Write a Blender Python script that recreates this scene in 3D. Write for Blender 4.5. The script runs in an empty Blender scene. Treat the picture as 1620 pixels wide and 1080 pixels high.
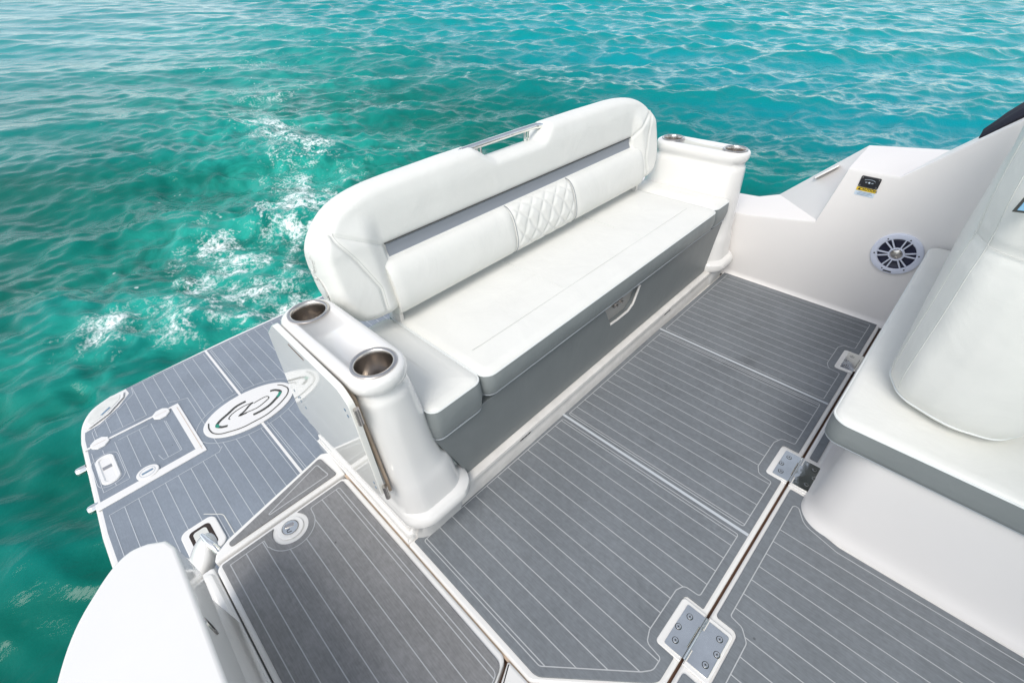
import bpy, math, random
import numpy as np
from mathutils import Vector, Matrix
random.seed(7); rng = np.random.default_rng(11)
R = math.radians
scene = bpy.context.scene
COL = scene.collection

# ------------------------------------------------------------------ camera
cam_d = bpy.data.cameras.new('camera'); cam = bpy.data.objects.new('camera', cam_d); COL.objects.link(cam)
yaw, pit, rol = R(46.4), R(51.1), R(-3.1)
cam.matrix_world = Matrix.Translation((0, 0, 1.6)) @ Matrix.Rotation(yaw, 4, 'Z') @ Matrix.Rotation(pit, 4, 'X') @ Matrix.Rotation(rol, 4, 'Z')
cam_d.sensor_width = 36; cam_d.lens = 732/1620*36; cam_d.clip_start = .02; cam_d.clip_end = 20000
scene.camera = cam
scene.render.resolution_x, scene.render.resolution_y = 1024, 682

# ------------------------------------------------------------------ light
SUN_EL, SUN_AZ = 52, 293      # azimuth measured counter-clockwise from +x: where the sun stands
w = bpy.data.worlds.new('World'); scene.world = w; w.use_nodes = True
nt = w.node_tree; nt.nodes.clear()
sky = nt.nodes.new('ShaderNodeTexSky'); sky.sky_type = 'NISHITA'; sky.sun_disc = False
sky.sun_elevation = R(SUN_EL); sky.sun_rotation = R(90-SUN_AZ); sky.air_density = 1.0; sky.dust_density = 1.0; sky.ozone_density = 1.0
hs = nt.nodes.new('ShaderNodeHueSaturation'); hs.inputs['Saturation'].default_value = .50
bg = nt.nodes.new('ShaderNodeBackground'); bg.inputs['Strength'].default_value = .15
wo = nt.nodes.new('ShaderNodeOutputWorld')
tn = nt.nodes.new('ShaderNodeVectorMath'); tn.operation = 'MULTIPLY'; tn.inputs[1].default_value = (1.0, .985, .955)
nt.links.new(sky.outputs[0], hs.inputs['Color']); nt.links.new(hs.outputs[0], tn.inputs[0]); nt.links.new(tn.outputs[0], bg.inputs[0]); nt.links.new(bg.outputs[0], wo.inputs[0])
sd = bpy.data.lights.new('sun', 'SUN'); sd.energy = 1.3; sd.angle = R(28); sd.color = (1, .955, .88)
so = bpy.data.objects.new('sun', sd); COL.objects.link(so)
dv = Vector((math.cos(R(SUN_EL))*math.cos(R(SUN_AZ)), math.cos(R(SUN_EL))*math.sin(R(SUN_AZ)), math.sin(R(SUN_EL))))
so.rotation_euler = dv.to_track_quat('Z', 'Y').to_euler()
scene.view_settings.view_transform = 'Standard'; scene.view_settings.look = 'None'
scene.view_settings.exposure = .69; scene.view_settings.gamma = 1

# ------------------------------------------------------------------ materials
def pmat(name, col, rough=.4, metal=0, spec=.5, coat=0, coat_r=.05, nscale=None, nstr=.1, ndist=.001, mottle=0, mscale=3, rvar=0, detail=3, wrink=0, wscale=7, specks=0):
    m = bpy.data.materials.new(name); m.use_nodes = True
    t = m.node_tree; b = t.nodes['Principled BSDF']
    b.inputs['Base Color'].default_value = (*col, 1); b.inputs['Roughness'].default_value = rough
    b.inputs['Metallic'].default_value = metal; b.inputs['Specular IOR Level'].default_value = spec
    b.inputs['Coat Weight'].default_value = coat; b.inputs['Coat Roughness'].default_value = coat_r
    tc = t.nodes.new('ShaderNodeTexCoord')
    if nscale:
        n = t.nodes.new('ShaderNodeTexNoise'); n.inputs['Scale'].default_value = nscale; n.inputs['Detail'].default_value = detail
        bu = t.nodes.new('ShaderNodeBump'); bu.inputs['Strength'].default_value = nstr; bu.inputs['Distance'].default_value = ndist
        t.links.new(tc.outputs['Object'], n.inputs['Vector']); t.links.new(n.outputs['Fac'], bu.inputs['Height']); t.links.new(bu.outputs[0], b.inputs['Normal'])
    if wrink:
        nw = t.nodes.new('ShaderNodeTexNoise'); nw.inputs['Scale'].default_value = wscale; nw.inputs['Detail'].default_value = 4; nw.inputs['Distortion'].default_value = .6
        b2 = t.nodes.new('ShaderNodeBump'); b2.inputs['Strength'].default_value = 1; b2.inputs['Distance'].default_value = wrink
        t.links.new(tc.outputs['Object'], nw.inputs['Vector']); t.links.new(nw.outputs['Fac'], b2.inputs['Height'])
        if nscale: t.links.new(b2.outputs[0], bu.inputs['Normal'])
        else: t.links.new(b2.outputs[0], b.inputs['Normal'])
    if mottle or rvar:
        n2 = t.nodes.new('ShaderNodeTexNoise'); n2.inputs['Scale'].default_value = mscale; n2.inputs['Detail'].default_value = 6; n2.inputs['Roughness'].default_value = .6
        t.links.new(tc.outputs['Object'], n2.inputs['Vector'])
        if mottle:
            r = t.nodes.new('ShaderNodeMapRange'); r.inputs['From Min'].default_value = .3; r.inputs['From Max'].default_value = .7
            r.inputs['To Min'].default_value = 1-mottle; r.inputs['To Max'].default_value = 1+mottle
            mx = t.nodes.new('ShaderNodeVectorMath'); mx.operation = 'SCALE'; mx.inputs[0].default_value = col
            t.links.new(n2.outputs['Fac'], r.inputs['Value']); t.links.new(mx.outputs[0], b.inputs['Base Color'])
            fac = r.outputs[0]
            if specks:
                def chain(node_out, a0, a1, lo):
                    nonlocal fac
                    q = t.nodes.new('ShaderNodeMapRange'); q.inputs['From Min'].default_value = a0; q.inputs['From Max'].default_value = a1; q.inputs['To Min'].default_value = lo[0]; q.inputs['To Max'].default_value = lo[1]
                    t.links.new(node_out, q.inputs['Value']); mm = t.nodes.new('ShaderNodeMath'); mm.operation = 'MULTIPLY'
                    t.links.new(fac, mm.inputs[0]); t.links.new(q.outputs[0], mm.inputs[1]); fac = mm.outputs[0]
                n3 = t.nodes.new('ShaderNodeTexNoise'); n3.inputs['Scale'].default_value = 70; n3.inputs['Detail'].default_value = 5; t.links.new(tc.outputs['Object'], n3.inputs['Vector']); chain(n3.outputs['Fac'], .3, .7, (1-specks*.5, 1+specks*.5))
                mpx = t.nodes.new('ShaderNodeMapping'); mpx.inputs['Scale'].default_value = (1, 9, 1); t.links.new(tc.outputs['Object'], mpx.inputs['Vector'])
                n4 = t.nodes.new('ShaderNodeTexNoise'); n4.inputs['Scale'].default_value = 26; n4.inputs['Detail'].default_value = 4; t.links.new(mpx.outputs[0], n4.inputs['Vector']); chain(n4.outputs['Fac'], .3, .7, (1-specks*.6, 1+specks*.6))
                n5 = t.nodes.new('ShaderNodeTexNoise'); n5.inputs['Scale'].default_value = 1.6; n5.inputs['Detail'].default_value = 8; n5.inputs['Roughness'].default_value = .7; n5.inputs['Distortion'].default_value = 1.5; t.links.new(tc.outputs['Object'], n5.inputs['Vector']); chain(n5.outputs['Fac'], .56, .72, (1, 1-specks*1.6))
                vv_ = t.nodes.new('ShaderNodeTexVoronoi'); vv_.inputs['Scale'].default_value = 7; t.links.new(tc.outputs['Object'], vv_.inputs['Vector']); chain(vv_.outputs['Distance'], .02, .035, (.55, 1))
            t.links.new(fac, mx.inputs['Scale'])
        if rvar:
            r = t.nodes.new('ShaderNodeMapRange'); r.inputs['From Min'].default_value = .3; r.inputs['From Max'].default_value = .7
            r.inputs['To Min'].default_value = max(0, rough-rvar); r.inputs['To Max'].default_value = rough+rvar
            t.links.new(n2.outputs['Fac'], r.inputs['Value']); t.links.new(r.outputs[0], b.inputs['Roughness'])
    return m
GEL = pmat('white_gelcoat', (.765, .75, .725), .16, coat=.5, nscale=6, nstr=.06, ndist=.004, mottle=.012, mscale=5, rvar=.07)
GELM = pmat('matt_gelcoat', (.76, .735, .715), .38, nscale=420, nstr=.12, ndist=.0006, mottle=.012, mscale=4)
VIN = pmat('white_vinyl', (.745, .74, .70), .50, spec=.4, nscale=500, nstr=.25, ndist=.0009, mottle=.02, mscale=7, wrink=.006, wscale=5)
GREYV = pmat('grey_vinyl', (.215, .235, .235), .40, nscale=500, nstr=.25, ndist=.0009, wrink=.006, wscale=6, mottle=.04, mscale=9)
GREYP = pmat('dark_grey_vinyl', (.185, .20, .20), .42, nscale=500, nstr=.25, ndist=.0009, wrink=.004, wscale=4, mottle=.04, mscale=9)
RECM = pmat('recess_plastic', (.36, .35, .33), .4)
STRIPE = pmat('grey_stripe_vinyl', (.25, .27, .30), .42, nscale=650, nstr=.2, ndist=.0006)
PAD = pmat('grey_deck_foam', (.168, .183, .198), .62, nscale=900, nstr=.35, ndist=.0008, mottle=.10, mscale=3.2, specks=.16)
PADW = pmat('warm_grey_deck_foam', (.205, .205, .208), .60, nscale=900, nstr=.35, ndist=.0008, mottle=.13, mscale=4, specks=.18)
PADP = pmat('pale_blue_grey_deck_foam', (.215, .245, .285), .50, nscale=900, nstr=.35, ndist=.0008, mottle=.09, mscale=5, specks=.10)
LINE = pmat('routed_line', (.45, .46, .47), .6)
LINEP = pmat('routed_line_pale', (.52, .55, .58), .6)
CHR = pmat('polished_steel', (.84, .84, .80), .10, 1, nscale=40, nstr=.05, ndist=.001, rvar=.05, mottle=.10, mscale=13, wrink=.0022, wscale=9)  # mottle puts uneven reflections into the steel's base colour
BRUSH = pmat('brushed_steel', (.62, .58, .54), .26, 1, nscale=90, nstr=.08, ndist=.0006)
DARK = pmat('dark_gap', (.03, .02, .017), .8)
BROWN = pmat('stained_seam', (.12, .06, .035), .7, mottle=.25, mscale=14)
TAN = pmat('tan_seam', (.50, .38, .28), .6, mottle=.2, mscale=9)
BLK = pmat('black_plastic', (.02, .021, .025), .35)
CANV = pmat('navy_canvas', (.012, .014, .028), .75, nscale=300, nstr=.5, ndist=.002)
IVORY = pmat('ivory_plastic', (.80, .785, .73), .06, coat=.6, coat_r=.03)
SPKW = pmat('speaker_white', (.66, .69, .80), .3)
CONE = pmat('speaker_cone', (.012, .014, .04), .35, nscale=60, nstr=.2)
KICK = pmat('kick_board', (.70, .675, .64), .4, mottle=.10, mscale=10)
STITCH = pmat('stitching', (.60, .61, .58), .7)
PIPEW = pmat('white_piping', (.74, .76, .74), .4)
PIPEG = pmat('grey_piping', (.33, .36, .38), .4)
YEL = pmat('yellow_label', (.75, .52, .03), .4)
LBL = pmat('white_label', (.60, .70, .80), .4)
INK = pmat('black_ink', (.02, .02, .02), .5)
INKB = pmat('grey_blue_ink', (.16, .24, .33), .5)
LOGO = pmat('dark_logo_ink', (.055, .055, .05), .5)
LGRN = pmat('green_logo_ink', (.02, .25, .17), .5)
SCRN = pmat('blue_badge', (.25, .48, .68), .08, coat=.5)
CREAM = pmat('cream_plate', (.66, .66, .62), .35, mottle=.08, mscale=20)

# ------------------------------------------------------------------ mesh helpers
class MB:
    def __init__(s): s.v = []; s.f = []; s.m = []; s.sm = []
    def add(s, vs, fs, mat=0, smooth=True, M=None):
        b = len(s.v)
        if M is not None: vs = [tuple(M @ Vector(p)) for p in vs]
        s.v += [tuple(map(float, p)) for p in vs]; s.f += [tuple(i+b for i in f) for f in fs]
        s.m += [mat]*len(fs); s.sm += [smooth]*len(fs)
    def cut(s): s.cuts = getattr(s, 'cuts', [0])+[len(s.f)]
    def each(s, name, mats, parent=None, org=(0, 0, 0), sharp=35, loc0=False):
        c = getattr(s, 'cuts', [0])
        if c[-1] != len(s.f): c = c+[len(s.f)]
        out = []
        for a, b in zip(c[:-1], c[1:]):
            q = MB(); ids = sorted({i for f in s.f[a:b] for i in f}); mp = {i: k for k, i in enumerate(ids)}
            q.v = [s.v[i] for i in ids]; q.f = [tuple(mp[i] for i in f) for f in s.f[a:b]]; q.m = s.m[a:b]; q.sm = s.sm[a:b]
            o = q.build(name, mats, parent, org, sharp); out.append(o)
            if loc0: o.location = (0, 0, 0)
        return out
    def build(s, name, mats, parent=None, org=(0, 0, 0), sharp=35, label=None):
        if not isinstance(mats, (list, tuple)): mats = [mats]
        me = bpy.data.meshes.new(name)
        o = Vector(org)
        me.from_pydata([tuple(Vector(p)-o) for p in s.v], [], s.f)
        for m in mats: me.materials.append(m)
        me.polygons.foreach_set('material_index', s.m); me.polygons.foreach_set('use_smooth', s.sm)
        me.update()
        if sharp: me.set_sharp_from_angle(angle=R(sharp))
        ob = bpy.data.objects.new(name, me); COL.objects.link(ob)
        if parent is not None:
            ob.parent = parent; ob.location = o - Vector(ORG.get(parent.name, (0, 0, 0)))
        else: ob.location = o
        ORG[ob.name] = tuple(o)
        if label: ob['label'] = label
        return ob
ORG = {}
def empty(name, loc, label, cat, rz=0, group=None):
    e = bpy.data.objects.new(name, None); COL.objects.link(e); e.location = loc; e.rotation_euler = (0, 0, rz); e.empty_display_size = .1
    ORG[e.name] = tuple(loc); e['label'] = label; e['category'] = cat
    if group: e['group'] = group
    return e
def area(p): return .5*sum(p[i-1][0]*p[i][1]-p[i][0]*p[i-1][1] for i in range(len(p)))
def ccw(p): return list(p) if area(p) > 0 else list(p)[::-1]
def rpoly(pts, r, n=6):
    """fillet polygon corners; r a number or list"""
    out = []; N = len(pts)
    rs = r if isinstance(r, (list, tuple)) else [r]*N
    for i in range(N):
        p = Vector(pts[i]); a = Vector(pts[i-1])-p; b = Vector(pts[(i+1) % N])-p
        la, lb = a.length, b.length; a.normalize(); b.normalize()
        if rs[i] <= 1e-6: out.append(tuple(p)); continue
        ang = a.angle(b)
        if ang > math.pi-.03: out.append(tuple(p)); continue
        t = min(rs[i]/math.tan(ang/2), la*.49, lb*.49); rr = t*math.tan(ang/2)
        c = p+(a+b).normalized()*(rr/math.sin(ang/2))
        s0 = p+a*t-c; s1 = p+b*t-c
        a0 = math.atan2(s0.y, s0.x); da = (math.atan2(s1.y, s1.x)-a0+math.pi) % (2*math.pi)-math.pi
        for k in range(n+1): q = a0+da*k/n; out.append((c.x+rr*math.cos(q), c.y+rr*math.sin(q)))
    return out
def rect(x0, x1, y0, y1, r=0, n=6):
    p = [(x0, y0), (x1, y0), (x1, y1), (x0, y1)]
    return rpoly(p, r, n) if r else p
def ell(cx, cy, a, b, n=40, rot=0):
    return [(cx+a*math.cos(t)*math.cos(rot)-b*math.sin(t)*math.sin(rot), cy+a*math.cos(t)*math.sin(rot)+b*math.sin(t)*math.cos(rot)) for t in [2*math.pi*k/n for k in range(n)]]
def inset(p, d):
    """miter inset of a ccw polygon"""
    p = [Vector(q) for q in p]; N = len(p); out = []
    for i in range(N):
        a = p[i]-p[i-1]; b = p[(i+1) % N]-p[i]
        if a.length < 1e-7: a = p[i]-p[i-2]
        if b.length < 1e-7: b = p[(i+2) % N]-p[i]
        na = Vector((-a.y, a.x)).normalized(); nb = Vector((-b.y, b.x)).normalized()
        m = na+nb
        if m.length < 1e-6: m = na
        m = m.normalized(); c = max(.35, m.dot(na)); out.append(tuple(p[i]+m*(d/c)))
    return out
def prism(mb, poly, z0, z1, r=0, seg=3, mat=0, M=None, topmat=None, rb=0, bottom=True, flat_top=False):
    poly = ccw(poly); N = len(poly); rings = []
    if rb:
        for k in range(seg): a = math.pi/2*k/seg; rings.append((rb*(1-math.sin(a)), z0+rb*(1-math.cos(a))))
    rings.append((0, z0+rb)); 
    if r:
        rings.append((0, z1-r))
        for k in range(1, seg+1): a = math.pi/2*k/seg; rings.append((r*(1-math.cos(a)), z1-r+r*math.sin(a)))
    else: rings.append((0, z1))
    vs = []
    for d, z in rings:
        q = inset(poly, d) if d > 0 else poly
        vs += [(x, y, z) for x, y in q]
    K = len(rings); fs = []
    for k in range(K-1):
        for i in range(N): j = (i+1) % N; fs.append((k*N+i, k*N+j, (k+1)*N+j, (k+1)*N+i))
    mb.add(vs, fs, mat, True, M)
    top = [vs[(K-1)*N+i] for i in range(N)]
    mb.add(top, [tuple(range(N))], mat if topmat is None else topmat, True, M)
    if bottom: mb.add([vs[i] for i in range(N)][::-1], [tuple(range(N))], mat, True, M)
def loft(mb, rings, mat=0, cap=True, closed=True, M=None):
    N = len(rings[0]); vs = [p for r in rings for p in r]; fs = []
    for k in range(len(rings)-1):
        for i in range(N if closed else N-1): j = (i+1) % N; fs.append((k*N+i, k*N+j, (k+1)*N+j, (k+1)*N+i))
    if cap: fs.append(tuple(range(N))[::-1]); fs.append(tuple(range((len(rings)-1)*N, len(rings)*N)))
    mb.add(vs, fs, mat, True, M)
def tube(mb, pts, r, n=8, mat=0, closed=False, M=None):
    P = [Vector(p) for p in pts]; N = len(P); rings = []; prev = None
    for i in range(N):
        if closed: t = P[(i+1) % N]-P[i-1]
        else: t = P[min(i+1, N-1)]-P[max(i-1, 0)]
        if t.length < 1e-9: t = Vector((0, 0, 1))
        t.normalize()
        u = t.cross(Vector((0, 0, 1))) if prev is None else prev-t*prev.dot(t)
        if u.length < 1e-4: u = t.cross(Vector((1, 0, 0)))
        u.normalize(); prev = u; v = t.cross(u)
        rr = r[i] if isinstance(r, (list, tuple)) else r
        rings.append([tuple(P[i]+rr*(u*math.cos(a)+v*math.sin(a))) for a in [2*math.pi*k/n for k in range(n)]])
    if closed: rings.append(rings[0])
    loft(mb, rings, mat, cap=not closed, M=M)
def ribbon(mb, pts, w, z, mat=0, closed=False, M=None):
    P = [Vector(p) for p in pts]; N = len(P); L = []; Rr = []
    for i in range(N):
        a = (P[i]-P[i-1]) if (closed or i > 0) else (P[1]-P[0])
        b = (P[(i+1) % N]-P[i]) if (closed or i < N-1) else a
        if a.length < 1e-7: a = b
        if b.length < 1e-7: b = a
        na = Vector((-a.y, a.x)).normalized(); nb = Vector((-b.y, b.x)).normalized(); m = (na+nb)
        m = m.normalized() if m.length > 1e-6 else na
        c = max(.4, m.dot(na)); L.append(P[i]+m*(w/2/c)); Rr.append(P[i]-m*(w/2/c))
    vs = [(p.x, p.y, z) for p in L]+[(p.x, p.y, z) for p in Rr]
    fs = []
    for i in range(N if closed else N-1): j = (i+1) % N; fs.append((i, N+i, N+j, j))
    mb.add(vs, fs, mat, False, M)
def cross(poly, y):
    xs = []
    for i in range(len(poly)):
        (x0, y0), (x1, y1) = poly[i-1], poly[i]
        if (y0 > y) != (y1 > y): xs.append(x0+(y-y0)*(x1-x0)/(y1-y0))
    return sorted(xs)
def planks(mb, inc, exc, ys, w, z, mat, M=None):
    for y in ys:
        xs = cross(inc, y+1e-5); seg = [(xs[i], xs[i+1]) for i in range(0, len(xs)-1, 2)]
        for e in exc:
            ex = cross(e, y+1e-5)
            for k in range(0, len(ex)-1, 2):
                new = []
                for a, b in seg:
                    if ex[k+1] <= a or ex[k] >= b: new.append((a, b))
                    else:
                        if ex[k] > a: new.append((a, ex[k]))
                        if ex[k+1] < b: new.append((ex[k+1], b))
                seg = new
        for a, b in seg:
            if b-a > .008: ribbon(mb, [(a, y), (b, y)], w, z, mat, M=M)
def spline(pts, n=8, closed=False):
    P = [Vector(p) for p in pts]; N = len(P); out = []
    rngi = range(N) if closed else range(N-1)
    for i in rngi:
        p0 = P[(i-1) % N] if (closed or i > 0) else P[0]; p1 = P[i]; p2 = P[(i+1) % N]; p3 = P[(i+2) % N] if (closed or i < N-2) else P[-1]
        for k in range(n):
            t = k/n; out.append(tuple(.5*((2*p1)+(p2-p0)*t+(2*p0-5*p1+4*p2-p3)*t*t+(3*p1-p0-3*p2+p3)*t**3)))
    if not closed: out.append(tuple(P[-1]))
    return out
def text_mesh(mb, s, size, M, mat=0):
    c = bpy.data.curves.new('t', 'FONT'); c.body = s; c.size = size; c.align_x = 'CENTER'; c.align_y = 'CENTER'; c.offset = size*.02
    o = bpy.data.objects.new('t', c); COL.objects.link(o)
    dg = bpy.context.evaluated_depsgraph_get(); me = bpy.data.meshes.new_from_object(o.evaluated_get(dg))
    mb.add([tuple(v.co) for v in me.vertices], [tuple(p.vertices) for p in me.polygons], mat, False, M)
    bpy.data.objects.remove(o); bpy.data.curves.remove(c); bpy.data.meshes.remove(me)
def interp(x, xs, ys):
    return float(np.interp(x, xs, ys))

# ------------------------------------------------------------------ WATER
WZ = -.75
def make_water():
    nr, na = 960, 1500
    rr = np.concatenate([np.geomspace(1.6, 60, 860), np.geomspace(60, 9000, nr-860+1)[1:]])
    # angles: denser in the quadrant the picture looks at
    base = np.linspace(0, 2*np.pi, na, endpoint=False)
    th = base + .42*np.sin(base-R(136.4)+np.pi)
    th = np.sort(np.mod(th, 2*np.pi))
    RR, TH = np.meshgrid(rr, th, indexing='ij')
    X = RR*np.cos(TH); Y = RR*np.sin(TH); cell = np.maximum(np.gradient(rr)[:, None], RR*np.gradient(th)[None, :])
    H = np.zeros_like(X); DX = np.zeros_like(X); DY = np.zeros_like(X)
    wind = R(141)       # travel direction
    # slicker water to the left (the boat's own wake)
    d = Y*.5+X*.25
    slick = 1/(1+np.exp(-( (Y*.80+X*.38+1.2)/1.7 )))
    slick = .35+.65*slick
    for i in range(134):
        lam = .15*(26**(rng.random()**1.55)) if i < 122 else rng.uniform(3.5, 8)
        a = wind + rng.normal(0, .52 if lam < 1.5 else .40)
        k = 2*np.pi/lam; amp = .0088*lam**1.0*rng.uniform(.5, 1.25)*(1 if lam < 2.5 else .55)
        ph = rng.uniform(0, 6.283)
        att = np.clip((lam/cell-2.2)/3, 0, 1)*(slick if lam < 2.2 else (.6+.4*slick))
        # slow warping keeps crests short
        wx = X+.25*np.sin(Y*1.1/max(lam, .4)*.6+i)+.15*np.sin(X*.7+i*2.1); wy = Y+.25*np.sin(X*1.0/max(lam, .4)*.5+i*1.7)
        p = k*(wx*np.cos(a)+wy*np.sin(a))+ph
        H += amp*att*np.cos(p); q = .42*amp*att*np.sin(p); DX -= q*np.cos(a); DY -= q*np.sin(a)
    # swirling turbulence behind the stern
    def g(cx, cy, s): return np.exp(-(((X-cx)**2+(Y-cy)**2)/(2*s*s)))
    turb = g(-5.2, 1.2, 1.6)+g(-7.5, 2.6, 1.6)+.6*g(-10.5, 3.6, 2.0)+.5*g(-4.6, -.2, 1.0)
    turb = np.clip(turb, 0, 1)
    for i in range(46):
        lam = .14*(8**rng.random()); a = rng.uniform(0, 6.283); k = 2*np.pi/lam
        att = np.clip((lam/cell-2.2)/3, 0, 1)
        H += .0075*lam**.8*turb*att*np.sin(k*(X*np.cos(a)+Y*np.sin(a))+rng.uniform(0, 6.28)+1.6*np.sin(X*1.9+i)+1.6*np.sin(Y*2.1-i))
    Z = WZ+H
    V = np.stack([X+DX, Y+DY, Z], -1).reshape(-1, 3)
    # foam streaks: centre points, radius, weight
    fo = [(-9.6, 3.35, .55, .9), (-8.6, 3.1, .55, .8), (-7.6, 2.95, .6, .85), (-6.8, 2.6, .55, .9), (-6.1, 2.15, .5, 1), (-5.5, 1.8, .5, 1.0), (-6.5, 1.05, .30, .5),
          (-5.7, .95, .4, .95), (-5.2, 1.1, .35, .9), (-4.95, .65, .4, .9), (-4.7, .25, .35, .9), (-4.6, -.1, .32, .9), (-4.5, .75, .35, .9), (-4.3, .35, .3, .8), (-4.15, .95, .45, .9),
          (-4.5, 1.5, .5, .8), (-5.0, 2.1, .5, .8), (-4.75, -.55, .3, .35), (-11, 3.7, .6, .62), (-12.5, 4.3, 1.0, .55), (-16, 5.6, 1.3, .45), (-22, 7.8, 1.8, .35), (-5.3, -1.2, .5, .15), (-3.9, -1.4, .6, .08)]
    foam = np.zeros_like(X); aer = np.zeros_like(X)
    for cx, cy, s, wt in fo:
        q = ((X-cx)**2+(Y-cy)**2)
        foam = np.maximum(foam, wt*np.exp(-q/(2*s*s))); aer = np.maximum(aer, min(1, wt*1.1)*np.exp(-q/(2*(2.1*s)**2)))
    idx = np.arange(nr*na).reshape(nr, na)
    nxt = np.roll(idx, -1, 1)
    F = np.stack([idx[:-1], nxt[:-1], nxt[1:], idx[1:]], -1).reshape(-1, 4)[:, ::-1]
    # orientation: want +z normals
    me = bpy.data.meshes.new('sea_water')
    me.vertices.add(len(V)); me.vertices.foreach_set('co', V.ravel())
    me.loops.add(F.size); me.loops.foreach_set('vertex_index', F.ravel().astype(np.int32))
    me.polygons.add(len(F)); me.polygons.foreach_set('loop_start', np.arange(0, F.size, 4, dtype=np.int32)); me.polygons.foreach_set('loop_total', np.full(len(F), 4, np.int32))
    me.polygons.foreach_set('use_smooth', np.ones(len(F), bool)); me.update()
    if me.polygons[len(F)//2].normal.z < 0: me.flip_normals()
    for nm, arr in (('foam', foam), ('aer', aer)):
        at = me.attributes.new(nm, 'FLOAT', 'POINT'); at.data.foreach_set('value', arr.ravel().astype(np.float32))
    ob = bpy.data.objects.new('sea_water', me); COL.objects.link(ob)
    ob['kind'] = 'structure'; ob['label'] = 'choppy turquoise sea with white foam churned up behind the stern'; ob['category'] = 'water'
    m = bpy.data.materials.new('turquoise_water'); m.use_nodes = True; t = m.node_tree; b = t.nodes['Principled BSDF']; L = t.links.new; nn = t.nodes.new
    tco = nn('ShaderNodeTexCoord'); OBJ = tco.outputs['Object']
    def noise(scale, det=5, rough=.55, dist=0, vec=None):
        n = nn('ShaderNodeTexNoise'); n.inputs['Scale'].default_value = scale; n.inputs['Detail'].default_value = det; n.inputs['Roughness'].default_value = rough; n.inputs['Distortion'].default_value = dist
        L(vec or OBJ, n.inputs['Vector']); return n.outputs['Fac']
    def math_(op, a, b_=None, clamp=False):
        n = nn('ShaderNodeMath'); n.operation = op; n.use_clamp = clamp
        for i, q in enumerate((a, b_)):
            if q is None: continue
            if isinstance(q, (int, float)): n.inputs[i].default_value = q
            else: L(q, n.inputs[i])
        return n.outputs[0]
    def mr(v, a0, a1, b0, b1, smooth=False):
        n = nn('ShaderNodeMapRange'); n.clamp = True
        if smooth: n.interpolation_type = 'SMOOTHSTEP'
        L(v, n.inputs['Value'])
        for k, q in zip(('From Min', 'From Max', 'To Min', 'To Max'), (a0, a1, b0, b1)): n.inputs[k].default_value = q
        return n.outputs[0]
    def mixc(f, a, c):
        n = nn('ShaderNodeMix'); n.data_type = 'RGBA'
        L(f, n.inputs['Factor'])
        for i, q in ((6, a), (7, c)):
            if isinstance(q, tuple): n.inputs[i].default_value = (*q, 1)
            else: L(q, n.inputs[i])
        return n.outputs[2]
    af = nn('ShaderNodeAttribute'); af.attribute_name = 'foam'; aa = nn('ShaderNodeAttribute'); aa.attribute_name = 'aer'
    sep = nn('ShaderNodeSeparateXYZ'); L(OBJ, sep.inputs[0])
    # base colour: deep green near, more cyan to the far right; swell crests thinner and lighter
    big = noise(.35, 4, .6)
    c = mixc(mr(big, .35, .65, 0, 1), (.000, .094, .066), (.000, .142, .112))
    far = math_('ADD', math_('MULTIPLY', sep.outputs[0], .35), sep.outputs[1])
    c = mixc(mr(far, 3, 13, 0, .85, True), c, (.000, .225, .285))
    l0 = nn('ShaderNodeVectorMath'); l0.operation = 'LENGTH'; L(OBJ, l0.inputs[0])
    c = mixc(mr(l0.outputs['Value'], 6, 26, 0, .70, True), c, (.003, .300, .325))  # painted sky reflection: base colour lightened with distance
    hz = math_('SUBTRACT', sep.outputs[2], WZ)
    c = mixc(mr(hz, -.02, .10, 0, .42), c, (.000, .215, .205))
    an = math_('MULTIPLY', aa.outputs['Fac'], mr(noise(1.6, 6, .62, .8), .38, .62, .15, 1), True)
    c = mixc(math_('MULTIPLY', an, .75), c, (.03, .46, .37))
    # filament foam
    wv = nn('ShaderNodeVectorMath'); wv.operation = 'ADD'
    dn = nn('ShaderNodeTexNoise'); dn.inputs['Scale'].default_value = 2.2; dn.inputs['Detail'].default_value = 5; L(OBJ, dn.inputs['Vector'])
    sc = nn('ShaderNodeVectorMath'); sc.operation = 'SCALE'; sc.inputs['Scale'].default_value = .9; L(dn.outputs['Color'], sc.inputs[0])
    L(OBJ, wv.inputs[0]); L(sc.outputs[0], wv.inputs[1])
    def fil(scale, w0, w1):
        vo = nn('ShaderNodeTexVoronoi'); vo.feature = 'DISTANCE_TO_EDGE'; vo.inputs['Scale'].default_value = scale; L(wv.outputs[0], vo.inputs['Vector'])
        return mr(vo.outputs['Distance'], w0, w1, 1, 0)
    f1 = fil(2.2, .0, .14)
    def ridge(scale, dist):
        n = noise(scale, 5, .6, dist, wv.outputs[0]); return math_('SUBTRACT', 1.0, math_('MULTIPLY', math_('ABSOLUTE', math_('SUBTRACT', n, .5)), 7.0), True)
    r1 = ridge(1.25, 1.1); r2 = ridge(4.2, .7)
    fine = noise(26, 8, .75, .3)
    patch = mr(noise(1.9, 4, .6, 1.0), .42, .60, 0, 1)
    web = math_('MAXIMUM', math_('MULTIPLY', r1, .95), math_('MULTIPLY', math_('MAXIMUM', r2, f1), .72))
    fm = math_('MULTIPLY', math_('MULTIPLY', web, math_('ADD', math_('MULTIPLY', patch, .52), .42)), mr(fine, .34, .60, .3, 1.3))
    fm = math_('MULTIPLY', fm, math_('POWER', af.outputs['Fac'], .9))
    fmask = mr(fm, .24, .66, 0, 1)
    # lonely bubbles
    vb = nn('ShaderNodeTexVoronoi'); vb.inputs['Scale'].default_value = 7; vb.inputs['Randomness'].default_value = 1; L(OBJ, vb.inputs['Vector'])
    bub = math_('MULTIPLY', mr(vb.outputs['Distance'], .07, .16, 1, 0), mr(noise(1.3, 3), .55, .62, 0, 1))
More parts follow.
